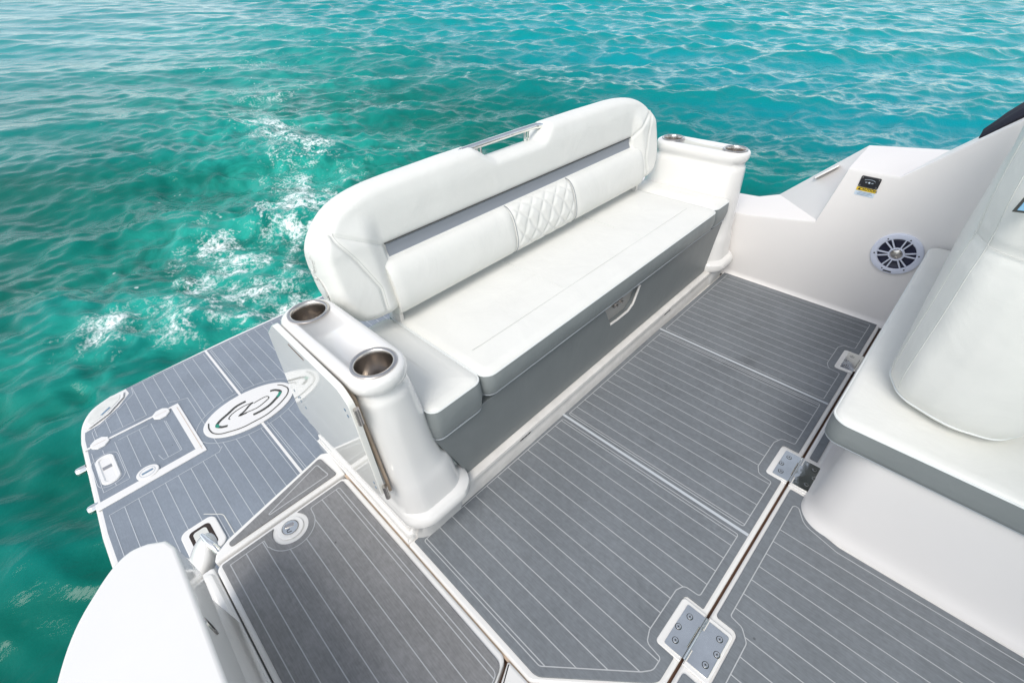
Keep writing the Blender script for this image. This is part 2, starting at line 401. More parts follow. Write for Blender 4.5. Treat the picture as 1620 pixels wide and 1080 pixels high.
    bub = math_('MULTIPLY', bub, mr(aa.outputs['Fac'], .02, .3, 0, 1))
    bub2 = math_('MULTIPLY', bub, mr(fine, .4, .6, .2, .9))
    fmask = math_('MAXIMUM', fmask, bub2)
    c = mixc(fmask, c, (.80, .88, .86))
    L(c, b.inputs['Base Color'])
    ln = nn('ShaderNodeVectorMath'); ln.operation = 'LENGTH'; L(OBJ, ln.inputs[0])
    dr = mr(ln.outputs['Value'], 12, 90, .0, .28)
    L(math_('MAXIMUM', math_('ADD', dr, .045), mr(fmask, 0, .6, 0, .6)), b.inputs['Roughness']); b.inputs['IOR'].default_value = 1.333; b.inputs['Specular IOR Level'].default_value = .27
    # ripples: elongated across the wind
    mp = nn('ShaderNodeMapping'); mp.inputs['Rotation'].default_value = (0, 0, -wind); mp.inputs['Scale'].default_value = (1.0, .46, 1); L(OBJ, mp.inputs['Vector'])
    n1 = noise(6.5, 6, .6, .5, mp.outputs[0]); n2 = noise(2.2, 4, .55, .4, mp.outputs[0])
    calm = mr(math_('ADD', math_('MULTIPLY', sep.outputs[1], .8), math_('MULTIPLY', sep.outputs[0], .38)), -4, 3.0, .30, 1)
    n3 = noise(15, 4, .6, .3, mp.outputs[0])
    hsum = math_('ADD', math_('ADD', math_('MULTIPLY', n1, .026), math_('MULTIPLY', n2, .052)), math_('MULTIPLY', n3, .006))
    hsum = math_('MULTIPLY', hsum, calm)
    hsum = math_('ADD', hsum, math_('MULTIPLY', fmask, .003))
    bu = nn('ShaderNodeBump'); bu.inputs['Strength'].default_value = .9; bu.inputs['Distance'].default_value = 1.0
    L(hsum, bu.inputs['Height']); L(bu.outputs[0], b.inputs['Normal'])
    me.materials.append(m)
    # the boat lies slightly heeled: tilt the sea against it
    pv = Vector((-3.2, -.5, WZ)); fwd = Vector((-.724, .690, 0)); lat = Vector((.690, .724, 0))
    ob.matrix_world = Matrix.Translation(pv) @ Matrix.Rotation(R(TILT_R), 4, fwd) @ Matrix.Rotation(R(TILT_P), 4, lat) @ Matrix.Translation(-pv)
TILT_R, TILT_P = 3.0, 1.2
make_water()

# ------------------------------------------------------------------ BOAT
boat = empty('motor_boat', (0, 0, 0), 'white motor boat with grey plank-patterned deck pads, seen down into its open cockpit', 'boat')
B = boat

# deck mouldings -----------------------------------------------------
def deck_panel(name, outline, z0=-.05, z1=0, r=.008, mat=GEL, label=None):
    mb = MB(); prism(mb, outline, z0, z1, r, 3); return mb.build(name, mat, B, label=label)
mb = MB(); prism(mb, [(-1.33, -.40), (1.6, -.40), (1.6, 2.78), (-1.33, 2.78)], -.09, -.052); mb.build('under_deck', BROWN, B)
# cockpit hatch (aft of the hinge gap), with the recess for hinges left to overlays
cock = rpoly([(-.905, .289), (-.306, .289), (-.040, .518), (-.0235, .535), (-.0235, 2.79), (-.905, 2.79)], [.01, .03, .02, .01, .01, .01])
cp = deck_panel('cockpit_floor', cock)
side = rpoly([(-1.337, -.233), (-.30, -.233), (-.30, .05), (-.40, .284), (-1.337, .284)], [.03, .03, .06, .03, .03])
sp = deck_panel('side_deck_hatch', side)
fw = rpoly([(-.0155, -.42), (1.55, -.42), (1.55, 1.9), (1.0, 1.9), (.4, 2.77), (-.0155, 2.77)], .008)
fp = deck_panel('forward_floor', fw)
mb = MB(); prism(mb, rpoly([(-.285, -.42), (-.0235, -.42), (-.0235, .512), (-.050, .508), (-.303, .286), (-.390, .284), (-.288, .055)], [.01, .01, .01, .01, .01, .005, .02]), -.05, 0, .008, 3); mb.build('port_floor', GEL, B)
# stained seams
mb = MB()
ribbon(mb, [(-1.36, .2875), (-.31, .2875), (-.03, .527)], .012, -.012)
mb.build('stained_seam', TAN, B)
mb = MB(); ribbon(mb, [(-.0195, -.3), (-.0195, 2.77)], .012, -.022); mb.build('floor_gap', BROWN, B)

def pad(name, outline, parent, z, mat, linemat, incs, ys, exc=(), borders=(), w=.0031, t=.005, bw=None, wide=()):
    mb = MB(); prism(mb, outline, z, z+t, .0018, 2, 0, bottom=False)
    for i, (inc, yy) in enumerate(zip(incs, ys)):
        planks(mb, inc, exc, yy, w, z+t+.0009, 1)
        ribbon(mb, inc, bw or w, z+t+.0012, 1, True)
    for bpts, cl in borders: ribbon(mb, bpts, bw or w, z+t+.0014, 1, cl)
    for pts, ww in wide: ribbon(mb, pts, ww, z+t+.0018, 2)
    return mb.build(name, [mat, linemat, LINEP], parent)
def yrange(a, b, s=.0597): return [a+s*k for k in range(int((b-a)/s)+1)]
# cockpit pads: three fields with rounded notches round the hinge recesses
def notch(yc, x=-.040, d=.062, h=.091, r=.018):   # pad outline going up +y along the forward edge
    return [(x, yc-h), (x-d, yc-h), (x-d, yc+h), (x, yc+h)]
out = [(-.868-.026, .310), (-.301, .310), (-.056, .524), (-.0400, .545)]+notch(.717)+notch(1.535)+notch(2.363)+[(-.040, 2.787), (-.894, 2.787)]
rr_ = [.004, .05, .05, .03]+[.005, .012, .012, .005]*3+[.004, .004]
outl = rpoly(out, rr_)
incA = rpoly([(-.868, .336), (-.311, .336), (-.090, .528), (-.067, .556), (-.067, .597), (-.118, .604), (-.131, .640), (-.131, .800), (-.118, .830), (-.067, .834), (-.067, 1.118), (-.868, 1.118)], [.008, .02, .06, .03, .01, .02, .02, .02, .02, .01, .008, .008])
incB = rpoly([(-.868, 1.160), (-.067, 1.160), (-.067, 1.412), (-.118, 1.418), (-.134, 1.450), (-.134, 1.612), (-.118, 1.652), (-.067, 1.658), (-.067, 1.966), (-.868, 1.966)], [.008, .008, .01, .02, .02, .02, .02, .01, .008, .008])
incC = rpoly([(-.868, 2.008), (-.067, 2.008), (-.067, 2.240), (-.118, 2.246), (-.134, 2.28), (-.134, 2.445), (-.118, 2.478), (-.067, 2.486), (-.067, 2.762), (-.868, 2.762)], [.008, .008, .01, .02, .02, .02, .02, .01, .008, .008])
pad('floor_pad', outl, cp, 0.0005, PAD, LINE, [incA, incB, incC], [yrange(.347, 1.10)+[1.106], [1.171]+yrange(1.218, 1.95)+[1.955], yrange(2.066, 2.75)],
    wide=[([(-.893, 1.139), (-.041, 1.139)], .012), ([(-.893, 1.988), (-.041, 1.988)], .012)])
# side deck pad
latc = (-1.278, .021)
arcp = [(latc[0]+.062*math.cos(a), latc[1]+.062*math.sin(a)) for a in np.linspace(R(125), R(-125), 22)]
def notch_out(r, xe, n=24):
    c = latc; a0 = math.acos(max(-1, min(1, (xe-c[0])/r)))
    return [(c[0]+r*math.cos(a), c[1]+r*math.sin(a)) for a in np.linspace(a0, -a0, n)]
so_ = [(-1.322, -.214), (-.31, -.214), (-.31, .04), (-.395, .262), (-1.322, .262)]
s_out = rpoly(so_, [.008, .01, .05, .03, .008])
k_ = max(range(len(s_out)), key=lambda i: (s_out[i][0] < -1.3, s_out[i][1]))
s_out2 = [p for p in s_out]+[(-1.322, latc[1]+.047)]+notch_out(.064, -1.322)[1:-1]+[(-1.322, latc[1]-.047)]
def spad_in():
    p = rpoly([(-.33, -.190), (-.33, .03), (-.388, .236), (-1.299, .236), (-1.299, .112), (-1.262, .108)], [.01, .05, .02, .008, .008, .01])
    a = [(latc[0]+.089*math.cos(q), latc[1]+.089*math.sin(q)) for q in np.linspace(R(72), R(-78), 18)]
    return p+a+rpoly([(-1.265, -.070), (-1.299, -.070), (-1.299, -.190)], 0)
pad('side_deck_pad', s_out2, sp, .0005, PADW, LINE, [spad_in()], [[-.135+.0592*k for k in range(6)]+[.2215]])
# forward pad
fo_ = [(-.0025, -.40), (1.4, -.40), (1.4, 1.315), (.20, 1.305), (.115, 1.325), (.066, 1.375), (.046, 1.430), (-.0025, 1.430), (-.0025, .815), (.068, .815), (.068, .612), (-.0025, .612)]
f_out = rpoly(fo_, [.005, .005, .005, .05, .04, .03, .005, .006, .01, .02, .02, .01])
f_in = rpoly([(.029, -.38), (1.38, -.38), (1.38, 1.290), (.20, 1.281), (.085, 1.312), (.030, 1.395), (.029, .845), (.068, .838), (.096, .805), (.096, .615), (.068, .590), (.029, .586)], [.005, .005, .005, .05, .06, .012, .008, .02, .02, .02, .02, .008])
pad('forward_pad', f_out, fp, .0005, PAD, LINE, [f_in], [[1.236-.0597*k for k in range(27)]])
mb = MB(); prism(mb, rect(.0, .030, 1.628, 2.25, .004, 2), .0005, .0055, .0015, 2); mb.build('narrow_pad', PAD, fp)

# hinge recess surrounds and hinges
def hinge(yc, name='floor_hinge'):
    mb = MB()
    # moulded surround, a shallow raised frame either side
    for (x0, x1) in ((-.103, -.0235), (-.0155, .062)):
        rr4 = [.012, .002, .002, .012] if x0 < -.05 else [.002, .012, .012, .002]
        o = rpoly([(x0, yc-.086), (x1, yc-.086), (x1, yc+.086), (x0, yc+.086)], rr4)
        prism(mb, o, .0008, .0068, .003, 3, 0); mb.cut()
    fr = mb.each('hinge_surround', GEL, B)
    h = MB(); z = .0072; t = .0028
    yl, yh = yc-.074, yc+.074
    # aft leaf with two outer knuckles, forward leaf with the middle one
    prism(h, rpoly([(-.082, yl), (-.012, yl), (-.012, yl+.036), (-.026, yl+.036), (-.026, yh-.036), (-.012, yh-.036), (-.012, yh), (-.082, yh)], [.006, .001, .001, .001, .001, .001, .001, .006], 3), z, z+t, .0008, 2)
    prism(h, rpoly([(-.023, yl+.038), (-.009, yl+.038), (-.009, yl+.002), (.054, yl+.002), (.054, yh-.002), (-.009, yh-.002), (-.009, yh-.038), (-.023, yh-.038)], [.001, .001, .001, .006, .006, .001, .001, .001], 3), z, z+t, .0008, 2)
    tube(h, [(-.0195, yl, z+.003), (-.0195, yh, z+.003)], .0042, 10)
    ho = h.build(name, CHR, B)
    s = MB()
    for sx, offs in ((-.060, (-.050, -.006, .048)), (.034, (-.048, .004, .052))):
        for j, oy in enumerate(offs):
            x = sx+(.012 if j == 1 else 0)*(1 if sx > 0 else -1); y = yc+oy*.9
            prism(s, ell(x, y, .0098, .0098, 20), z+t, z+t+.0004, 0, 1, 1); prism(s, ell(x, y, .0080, .0080, 18), z+t+.0004, z+t+.0016, .0010, 2, 0)
            prism(s, rect(x-.0034, x+.0034, y-.0009, y+.0009), z+t+.0016, z+t+.0022, 0, 1, 1); prism(s, rect(x-.0009, x+.0009, y-.0034, y+.0034), z+t+.0016, z+t+.0021, 0, 1, 1); s.cut()
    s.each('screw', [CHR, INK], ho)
for yc in (.712, 1.528, 2.363): hinge(yc)

# deck latch in side hatch
def latch(c, z, r, parent, name='deck_latch', slot=None, rot=0):
    mb = MB(); prism(mb, ell(c[0], c[1], r, r, 36), z, z+.006, .0035, 3)
    L_ = mb.build(name, GEL, parent)
    mb = MB(); prism(mb, ell(c[0], c[1], r*.60, r*.60, 32), z+.006, z+.0085, .001, 2, 0)
    ribbon(mb, ell(c[0], c[1], r*.62, r*.62, 36), .0018, z+.0092, 1, True)
    M = Matrix.Translation((c[0], c[1], 0)) @ Matrix.Rotation(rot, 4, 'Z')
    prism(mb, rect(-r*.42, r*.30, r*.04, r*.36, r*.12, 4), z+.0085, z+.010, 0, 1, 2, M=M)
    ribbon(mb, [(r*.1, -r*.40), (-r*.22, -r*.38), (-r*.26, -r*.22), (-r*.05, -r*.12)], .0022, z+.0096, 1, M=M)
    mb.build('latch_insert', [CHR if slot is None else GEL, INK, BRUSH], L_)
latch(latc, .0005, .047, sp, rot=R(70))

# wedge-shaped aft step of side deck
mb = MB()
wz = rpoly([(-1.348, .288), (-1.348, -.232), (-1.385, -.215), (-1.415, -.16), (-1.52, .268), (-1.497, .298)], [.008, .01, .02, .03, .02, .01])
prism(mb, wz, -.06, 0, .008, 3)
st = mb.build('aft_step', GEL, B)
mb = MB(); prism(mb, rpoly([(-1.368, .262), (-1.368, -.165), (-1.39, -.165), (-1.496, .252)], [.01, .01, .01, .012]), .0005, .0055, .0018, 2)
ribbon(mb, rpoly([(-1.388, .236), (-1.388, -.01), (-1.394, -.012), (-1.470, .226)], [.006, .004, .004, .008]), .0042, .0066, 1, True)
mb.build('step_pad', [PADW, LINE], st)
# riser from step down to platform
mb = MB(); prism(mb, rpoly([(-1.35, -.235), (-1.35, .295), (-1.48, .285), (-1.40, -.17)], .01), -.5, -.058); mb.build('step_riser', GEL, B)

# ------------------------------------------------------------------ swim platform
PZ = -.35
plat = MB()
po = [(-1.2, -.600), (-2.16, -.603), (-2.92, -.566), (-3.07, -.539), (-3.175, -.484), (-3.225, -.411), (-3.245, -.322), (-3.262, -.093), (-3.285, .35), (-3.290, 1.2), (-3.285, 2.1), (-3.2, 3.0), (-3.0, 3.15), (-1.2, 3.2)]
pos = [po[0], po[1]]+spline(po[2:9], 6)+po[9:]
prism(plat, pos, PZ-.11, PZ, .014, 4, rb=.02)
pl = plat.build('swim_platform', GEL, B)
def inn(p, d): return inset(ccw(p), d)
corner = [(-3.205, -.290), (-3.218, -.36), (-3.185, -.43), (-3.12, -.492), (-3.045, -.522), (-3.000, -.512), (-3.055, -.400), (-3.150, -.305)]
pad_out = [(-1.35, -.572), (-2.16, -.575), (-2.92, -.540), (-2.985, -.530), (-3.00, -.455), (-3.08, -.345), (-3.17, -.272), (-3.232, -.278), (-3.250, .35), (-3.255, 1.2), (-3.25, 2.1), (-3.16, 2.9), (-1.35, 3.1)]
hatch_o = [(-2.830, -.56), (-2.830, -.06), (-2.30, -.06), (-2.30, -.56)]
lc = (-2.456, .197)
logo_e = ell(lc[0], lc[1], .162, .255, 48)
logo_ring = ell(lc[0], lc[1], .198, .292, 48)
oct1 = (-2.826, -.484); oct2 = (-2.813, -.182); rlat = (-2.400, -.350)
def okt(c, r): return [(c[0]+r*math.cos(R(22.5+45*k)), c[1]+r*math.sin(R(22.5+45*k))) for k in range(8)]
mb = MB(); prism(mb, pad_out, PZ+.0005, PZ+.0055, .0018, 2, bottom=False)
zl = PZ+.0066; W = .0028
# field 1: forward of the cross band, port
g = .026
def L(pts, cl=False, w=W): ribbon(mb, pts, w, zl+.0003, 1, cl)
# forward/port field
f1 = [(-1.37, -.545), (-2.262, -.548), (-2.262, -.036), (-2.285, -.02), (-2.285, .168), (-1.37, .168)]
planks(mb, f1, [inn(logo_ring, 0)], [-.545+.0597*k for k in range(1, 13)], W, zl, 1)
L([(-1.37, -.545), (-2.262, -.548), (-2.262, -.045), (-2.290, -.020)])
# aft field
f2 = [(-2.868, -.50), (-2.975, -.50), (-3.06, -.34), (-3.15, -.255), (-3.215, -.25), (-3.222, .168), (-2.285, .168), (-2.285, -.032), (-2.868, -.032)]
planks(mb, f2, [logo_ring, okt(oct1, .075), okt(oct2, .075)], [-.545+.0597*k for k in range(1, 13)], W, zl, 1)
L([(-2.868, -.42), (-2.868, -.25)]); L([(-2.885, -.12), (-2.868, -.095), (-2.84, -.032), (-2.285, -.032)])
L([(-2.868, -.500), (-2.955, -.500), (-2.985, -.45), (-3.06, -.34), (-3.14, -.255), (-3.215, -.25), (-3.222, .178)])
L(logo_ring[0:], True)
L([(-1.37, .178), (-2.26, .178)]); L([(-2.68, .178), (-3.222, .178)])
# starboard field
f3 = [(-1.37, .222), (-3.224, .222), (-3.224, 2.9), (-1.37, 2.9)]
planks(mb, f3, [logo_ring], [.232+.0597*k for k in range(0, 44)], W, zl, 1)
L([(-1.37, .222), (-2.28, .222)]); L([(-2.64, .222), (-3.224, .222), (-3.224, 2.9)])
# centre band
ribbon(mb, [(-1.37, .200), (-2.30, .200)], .014, zl+.0006, 2); ribbon(mb, [(-2.61, .200), (-3.25, .200)], .014, zl+.0006, 2)
mb.build('platform_pad', [PADP, LINEP, GEL], pl)
# platform hatch lid: white surround bands, own pad, hinges, latch, hand slot
mb = MB(); z0 = PZ+.0062
prism(mb, rect(-2.834, -2.820, -.560, -.087, .002, 2), z0, z0+.003, .001, 2)
prism(mb, rect(-2.819, -2.377, -.128, -.086, .003, 2), z0, z0+.004, .0015, 2)
prism(mb, rect(-2.376, -2.326, -.585, -.086, .003, 2), z0, z0+.004, .0015, 2)
lid = mb.build('platform_hatch', GEL, pl)
mb = MB(); ribbon(mb, [(-2.80, -.101), (-2.350, -.101)], .0022, z0+.0052, 0); mb.build('lid_seam', TAN, lid)
hp = rpoly([(-2.800, -.150), (-2.800, -.555), (-2.405, -.563), (-2.405, -.150)], .006)
mb = MB(); hi = rpoly([(-2.775, -.180), (-2.775, -.533), (-2.432, -.540), (-2.432, -.180)], .006)
slot_o = rpoly([(-2.715, -.552), (-2.455, -.552), (-2.455, -.432), (-2.715, -.432)], .05)
planks(mb, hi, [slot_o, okt(oct1, .075), okt(oct2, .075), ell(rlat[0], rlat[1], .075, .075, 24)], [-.545+.0597*k for k in range(1, 7)], W, zl, 0)
ribbon(mb, [(-2.735, -.180), (-2.432, -.180), (-2.432, -.27)], W, zl+.0003, 0); ribbon(mb, [(-2.775, -.262), (-2.775, -.41)], W, zl+.0003, 0)
ribbon(mb, slot_o, W, zl+.0003, 0, True); ribbon(mb, [(-2.432, -.43), (-2.432, -.54), (-2.775, -.533)], W, zl+.0003, 0)
ribbon(mb, [(-2.485, -.28), (-2.432, -.27)], W, zl+.0003, 0)
mb.build('hatch_lines', LINEP, lid)
mb = MB()
for c in (oct1, oct2): prism(mb, rpoly(okt(c, .046), .008, 3), z0, z0+.007, .004, 3); ribbon(mb, [(c[0]+.002, c[1]-.03), (c[0]+.002, c[1]+.03)], .0018, z0+.0078, 1); mb.cut()
mb.each('hatch_hinge', [GEL, TAN], lid)
mb = MB(); so2 = rpoly([(-2.705, -.536), (-2.468, -.536), (-2.468, -.448), (-2.705, -.448)], .04, 8)
si = inset(ccw(so2), .016); A = ccw(so2); N = len(A)
vs = [(x, y, z0) for x, y in A]+[(x, y, z0+.006) for x, y in inset(A, .004)]+[(x, y, z0+.006) for x, y in si]+[(x, y, z0+.0006) for x, y in inset(A, .022)]
fs = [(k*N+i, k*N+(i+1) % N, (k+1)*N+(i+1) % N, (k+1)*N+i) for k in range(3) for i in range(N)]+[tuple(range(3*N, 4*N))]
mb.add(vs, fs, 0); prism(mb, rect(-2.615, -2.590, -.512, -.472), z0+.0007, z0+.002, 0, 1, 1)
mb.build('hand_slot', [GEL, BRUSH], lid)
mb = MB(); prism(mb, ell(rlat[0], rlat[1], .046, .052, 32), z0+.001, z0+.008, .004, 3); ribbon(mb, ell(rlat[0], rlat[1], .031, .035, 32), .0013, z0+.0088, 1, True)
prism(mb, rect(rlat[0]-.006, rlat[0]+.006, rlat[1]-.026, rlat[1]+.026, .004, 3), z0+.008, z0+.0095, 0, 1, 1); mb.build('round_latch', [GEL, INKB], lid)
# corner plate
mb = MB(); prism(mb, rpoly(corner, .01, 3), PZ+.0062, PZ+.010, .002, 2, 0); cc_ = (sum(p[0] for p in corner)/8, sum(p[1] for p in corner)/8); prism(mb, rpoly([(cc_[0]+(p[0]-cc_[0])*.82, cc_[1]+(p[1]-cc_[1])*.82) for p in corner], .006, 3), PZ+.0098, PZ+.0125, .001, 2, 1)
prism(mb, [(-3.110, -.385), (-3.098, -.378), (-3.062, -.428), (-3.070, -.436)], PZ+.0125, PZ+.0138, 0, 1, 2)
mb.build('corner_plate', [GEL, CREAM, INKB], pl)
# oval emblem
mb = MB(); prism(mb, logo_e, z0, z0+.006, .003, 3, 0)
zz = z0+.0068
OM = (-2.456, .197)
LG = {'outline': [(-2.5116,-0.0154),(-2.4687,-0.0272),(-2.4187,-0.0231),(-2.3830,0.0013),(-2.3632,0.0359),(-2.3370,0.1015),(-2.3309,0.1666),(-2.3304,0.2457),(-2.3580,0.3296),(-2.3996,0.3962),(-2.4461,0.4229),(-2.4962,0.4128),(-2.5258,0.3932)],
 'left': [(-2.5313,0.2006),(-2.5308,0.1451),(-2.5052,0.0867),(-2.4867,0.0419),(-2.4673,0.0164),(-2.4504,0.0106),(-2.4285,0.0264),(-2.4190,0.0418),(-2.4126,0.0536)],
 'right': [(-2.5064,0.3388),(-2.4932,0.3626),(-2.4603,0.3804),(-2.4353,0.3639),(-2.4123,0.3273),(-2.3906,0.2815),(-2.3840,0.2328),(-2.3876,0.1892)],
 'sq1': [(-2.4521,0.0821),(-2.4646,0.0794),(-2.4829,0.0981),(-2.4951,0.1319),(-2.4991,0.1831),(-2.4893,0.2274)],
 'sq2': [(-2.4893,0.2274),(-2.4797,0.2007),(-2.4567,0.1667),(-2.4414,0.1314),(-2.4337,0.1678)],
 'sq3': [(-2.4414,0.1314),(-2.4348,0.1731),(-2.4269,0.2302),(-2.4444,0.2888),(-2.4576,0.3101),(-2.4789,0.3033),(-2.4826,0.2684),(-2.4797,0.2286)]}
for k, wd in (('outline', .0062), ('left', .0155), ('right', .0155), ('sq1', .0055), ('sq2', .011), ('sq3', .006)):
    ribbon(mb, spline(LG[k], 5), wd, zz+.0002*len(k), 1)
ribbon(mb, [(-2.4673, .0164), (-2.4504, .0106), (-2.4385, .0190)], .0165, zz+.0018, 2); ribbon(mb, [(-2.4527, .3780), (-2.4353, .3639), (-2.4237, .3455)], .0165, zz+.0018, 2)
mb.build('oval_emblem', [GEL, LOGO, LGRN], pl)
# stainless rub stops on the port edge of platform
for x in (-2.715, -2.395):
    mb = MB(); tube(mb, [(x, -.575, PZ-.022), (x, -.603, PZ-.022), (x, -.615, PZ-.022), (x, -.623, PZ-.022), (x, -.626, PZ-.022)], [.023, .024, .023, .018, .010], 18)
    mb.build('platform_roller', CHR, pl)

# ------------------------------------------------------------------ hull and coamings
# port coaming
CZ = .45
inn_l = [(-1.098, -.222), (-.969, -.226), (-.694, -.236), (0, -.25), (1.2, -.26)]
out_l = [(-1.165, -.270), (-1.176, -.310), (-1.160, -.352), (-1.119, -.397), (-1.051, -.452), (-.955, -.497), (-.80, -.545), (-.5, -.60), (0, -.66), (1.2, -.75)]
cpoly = inn_l+out_l[::-1]+[(-1.143, -.232)]
cpoly = ccw(cpoly)
sm = spline(cpoly, 4, True)
mb = MB(); prism(mb, ccw([(-1.098, -.222), (-.969, -.226), (-.694, -.236), (0, -.25), (1.2, -.26)]+spline(out_l, 5)[::-1]+[(-1.138, -.234)]), .30, CZ, .009, 4)
pc = mb.build('port_coaming', GEL, B)
mb = MB(); prism(mb, [(-1.03, -.455), (1.2, -.47), (1.2, -.74), (0, -.645), (-.5, -.59), (-.8, -.535), (-.955, -.485)], -.1, .372); mb.build('coaming_wall', GELM, pc)
mb = MB()
top = out_l; rings = []
for (dz, dy) in ((.02, 0), (-.2, .02), (-.5, .06), (-1.0, .16)):
    rings.append([(x+(.0 if dz > 0 else 0), y+dy-.004+.0, CZ-.06+dz if dz > 0 else dz) for x, y in [(-1.09, -.25)]+top+[(1.6, -.8), (1.6, -.3)]])
loft(mb, rings, cap=False); mb.build('port_hull_side', GEL, B)
# shelf under the coaming: raised rim, recessed locker panel with slot latch
mb = MB(); prism(mb, rpoly([(-1.348, -.2375), (-1.348, -.56), (1.0, -.60), (1.0, -.2375)], .012), -.35, -.006, .006, 3)
shelf = mb.build('side_shelf', GEL, B)
mb = MB(); fr_ = ccw(rpoly([(-1.335, -.243), (-1.335, -.52), (.9, -.55), (.9, -.243)], .03)); fi_ = inset(fr_, .030); N = len(fr_)
rg = [[(x, y, -.006) for x, y in fr_], [(x, y, .004) for x, y in inset(fr_, .007)], [(x, y, .005) for x, y in inset(fr_, .012)], [(x, y, .004) for x, y in inset(fr_, .022)], [(x, y, -.005) for x, y in fi_]]
loft(mb, rg, cap=False); ribbon(mb, rpoly([(-1.27, -.300), (-1.27, -.50), (.8, -.52), (.8, -.300)], .015), .005, -.0045, 1, True)
mb.build('shelf_rim', [GEL, GELM], shelf)
Mw = Matrix(((1, .04, 0, -.850), (.0395, 0, 1, -.2322), (0, 1, 0, .412), (0, 0, 0, 1)))
mb = MB(); prism(mb, ell(0, 0, .012, .033, 22, .30), .0010, .0045, .001, 2, 0, M=Mw); prism(mb, ell(0, 0, .0055, .016, 14, .30), .0045, .0055, 0, 1, 1, M=Mw)
mb.build('slot_latch', [BRUSH, BLK], pc)
mb = MB(); prism(mb, rpoly([(-1.350, -.238), (-1.42, -.244), (-1.50, -.275), (-1.565, -.335), (-1.55, -.45), (-1.45, -.58), (-1.350, -.60)], [.005, .05, .05, .05, .05, .05, .01], 5), -.40, -.075, .03, 4); mb.build('quarter_moulding', GEL, B)
# mooring cleat with its polished cheek on the quarter
cl = MB(); rings = []
Me = Matrix.Translation((-1.470, -.262, -.080)) @ Matrix.Rotation(R(-25), 4, 'Z') @ Matrix.Rotation(R(-30), 4, 'X')
for b in np.linspace(-1.5, 1.5, 15): rings.append([tuple(Me @ Vector((.085*math.cos(b)*math.cos(a), .045*math.sin(b), .100*math.cos(b)*math.sin(a)))) for a in np.linspace(0, 2*math.pi, 30, endpoint=False)])
loft(cl, rings); cleat = cl.build('fairlead_cheek', GEL, B, sharp=80)
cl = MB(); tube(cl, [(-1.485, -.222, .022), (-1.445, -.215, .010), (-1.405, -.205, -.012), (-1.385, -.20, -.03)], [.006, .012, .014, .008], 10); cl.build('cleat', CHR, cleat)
mb = MB(); prism(mb, rect(-1.895, -1.700, -.345, -.195, .035, 6), PZ+.006, PZ+.014, .005, 3, 0); prism(mb, rect(-1.865, -1.725, -.315, -.225, .02, 5), PZ+.0141, PZ+.0150, 0, 1, 1); prism(mb, rect(-1.85, -1.742, -.300, -.243, .015, 5), PZ+.0152, PZ+.0165, .0008, 1, 2)
ribbon(mb, rpoly([(-1.665, -.36), (-1.665, -.165), (-1.86, -.165), (-1.93, -.23)], [.0, .05, .04, 0]), .004, PZ+.0075, 2)
mb.build('cleat_recess', [GEL, DARK, CREAM], pl)
mb = MB(); prism(mb, rect(-1.60, -.904, .290, .60, .004, 2), -.05, .001, .006, 3); prism(mb, rect(-1.60, -.90, .299, .40, .02, 4), 0, .040, .012, 3); mb.build('bench_plinth', GEL, B)
mb = MB(); tp = ccw(rpoly([(.98, -.25), (3.2, -.30), (3.2, 3.15), (.98, 3.05)], .25, 8)); prism(mb, tp, 2.15, 2.24, .03, 3, rb=.03); mb.build('shade_hardtop', GEL, B)  # out of view, added to shade the forward floor and console
mb = MB()
for y in (-.15, 2.95): tube(mb, [(1.9, y, .4), (1.7, y, 1.3), (1.5, y, 2.17)], .035, 12); mb.cut()
mb.each('shade_hardtop_post', GEL, B)  # posts carrying the added shade roof
# transom below the bench down to platform
mb = MB(); prism(mb, [(-1.60, .30), (-1.02, .30), (-1.02, 2.80), (-1.60, 2.80)], -.5, -.056); mb.build('transom', GEL, B)
mb = MB(); prism(mb, [(-1.35, -.60), (-1.2, -.62), (1.6, -.7), (1.6, 3.2), (-1.35, 3.1)], -1.3, -.46); mb.build('hull', GEL, B)

# starboard cockpit side: wall with stepped top, built out to the hull
YW = 2.80
prof = [(-1.9, .36), (-.86, .405), (-.512, .465), (-.458, .760), (-.244, .762), (-.05, .955), (.40, 1.40), (1.5, 1.62)]
outer = [(-1.9, 3.02, .38), (-.90, 3.06, .43), (-.80, 3.10, .455), (-.47, 3.20, .775), (-.14, 3.30, .785), (.02, 3.33, .94), (.46, 3.36, 1.39), (1.5, 3.38, 1.60)]
def side_wall():
    mb = MB(); n = len(prof)
    e = .010
    def pr(k, y, dz): return (prof[k][0], y, prof[k][1]+dz)
    rows = [[(x, YW, -.05) for x, z in prof], [(x, YW, z-e*1.6) for x, z in prof], [(x, YW+e*.4, z-e*.5) for x, z in prof], [(x, YW+e*1.6, z) for x, z in prof],
            [(o[0], o[1]-.02, o[2]) for o in outer], [(o[0], o[1], o[2]-.012) for o in outer], [(o[0], o[1]+.03, -1.2) for o in outer]]
    loft(mb, rows, cap=False, closed=False)
    return mb.build('starboard_side', GELM, B, sharp=28)
sw = side_wall()
mb = MB(); rows = []
for a in np.linspace(0, math.pi/2, 5): rows.append([(-.95, YW-.028*(1-math.sin(a)), .030*(1-math.cos(a))), (.05, YW-.028*(1-math.sin(a)), .030*(1-math.cos(a)))])
loft(mb, rows, cap=False, closed=False); mb.build('wall_fillet', GELM, sw)
# small lid on the outer gunwale
mb = MB(); q = Matrix.Translation((-.60, 3.10, .635)) @ Matrix.Rotation(R(-42), 4, 'Y') @ Matrix.Rotation(R(14), 4, 'Z'); prism(mb, rect(-.07, .055, -.03, .055, .01), -.004, .004, .002, 2, M=q); mb.build('gunwale_lid', GELM, sw)
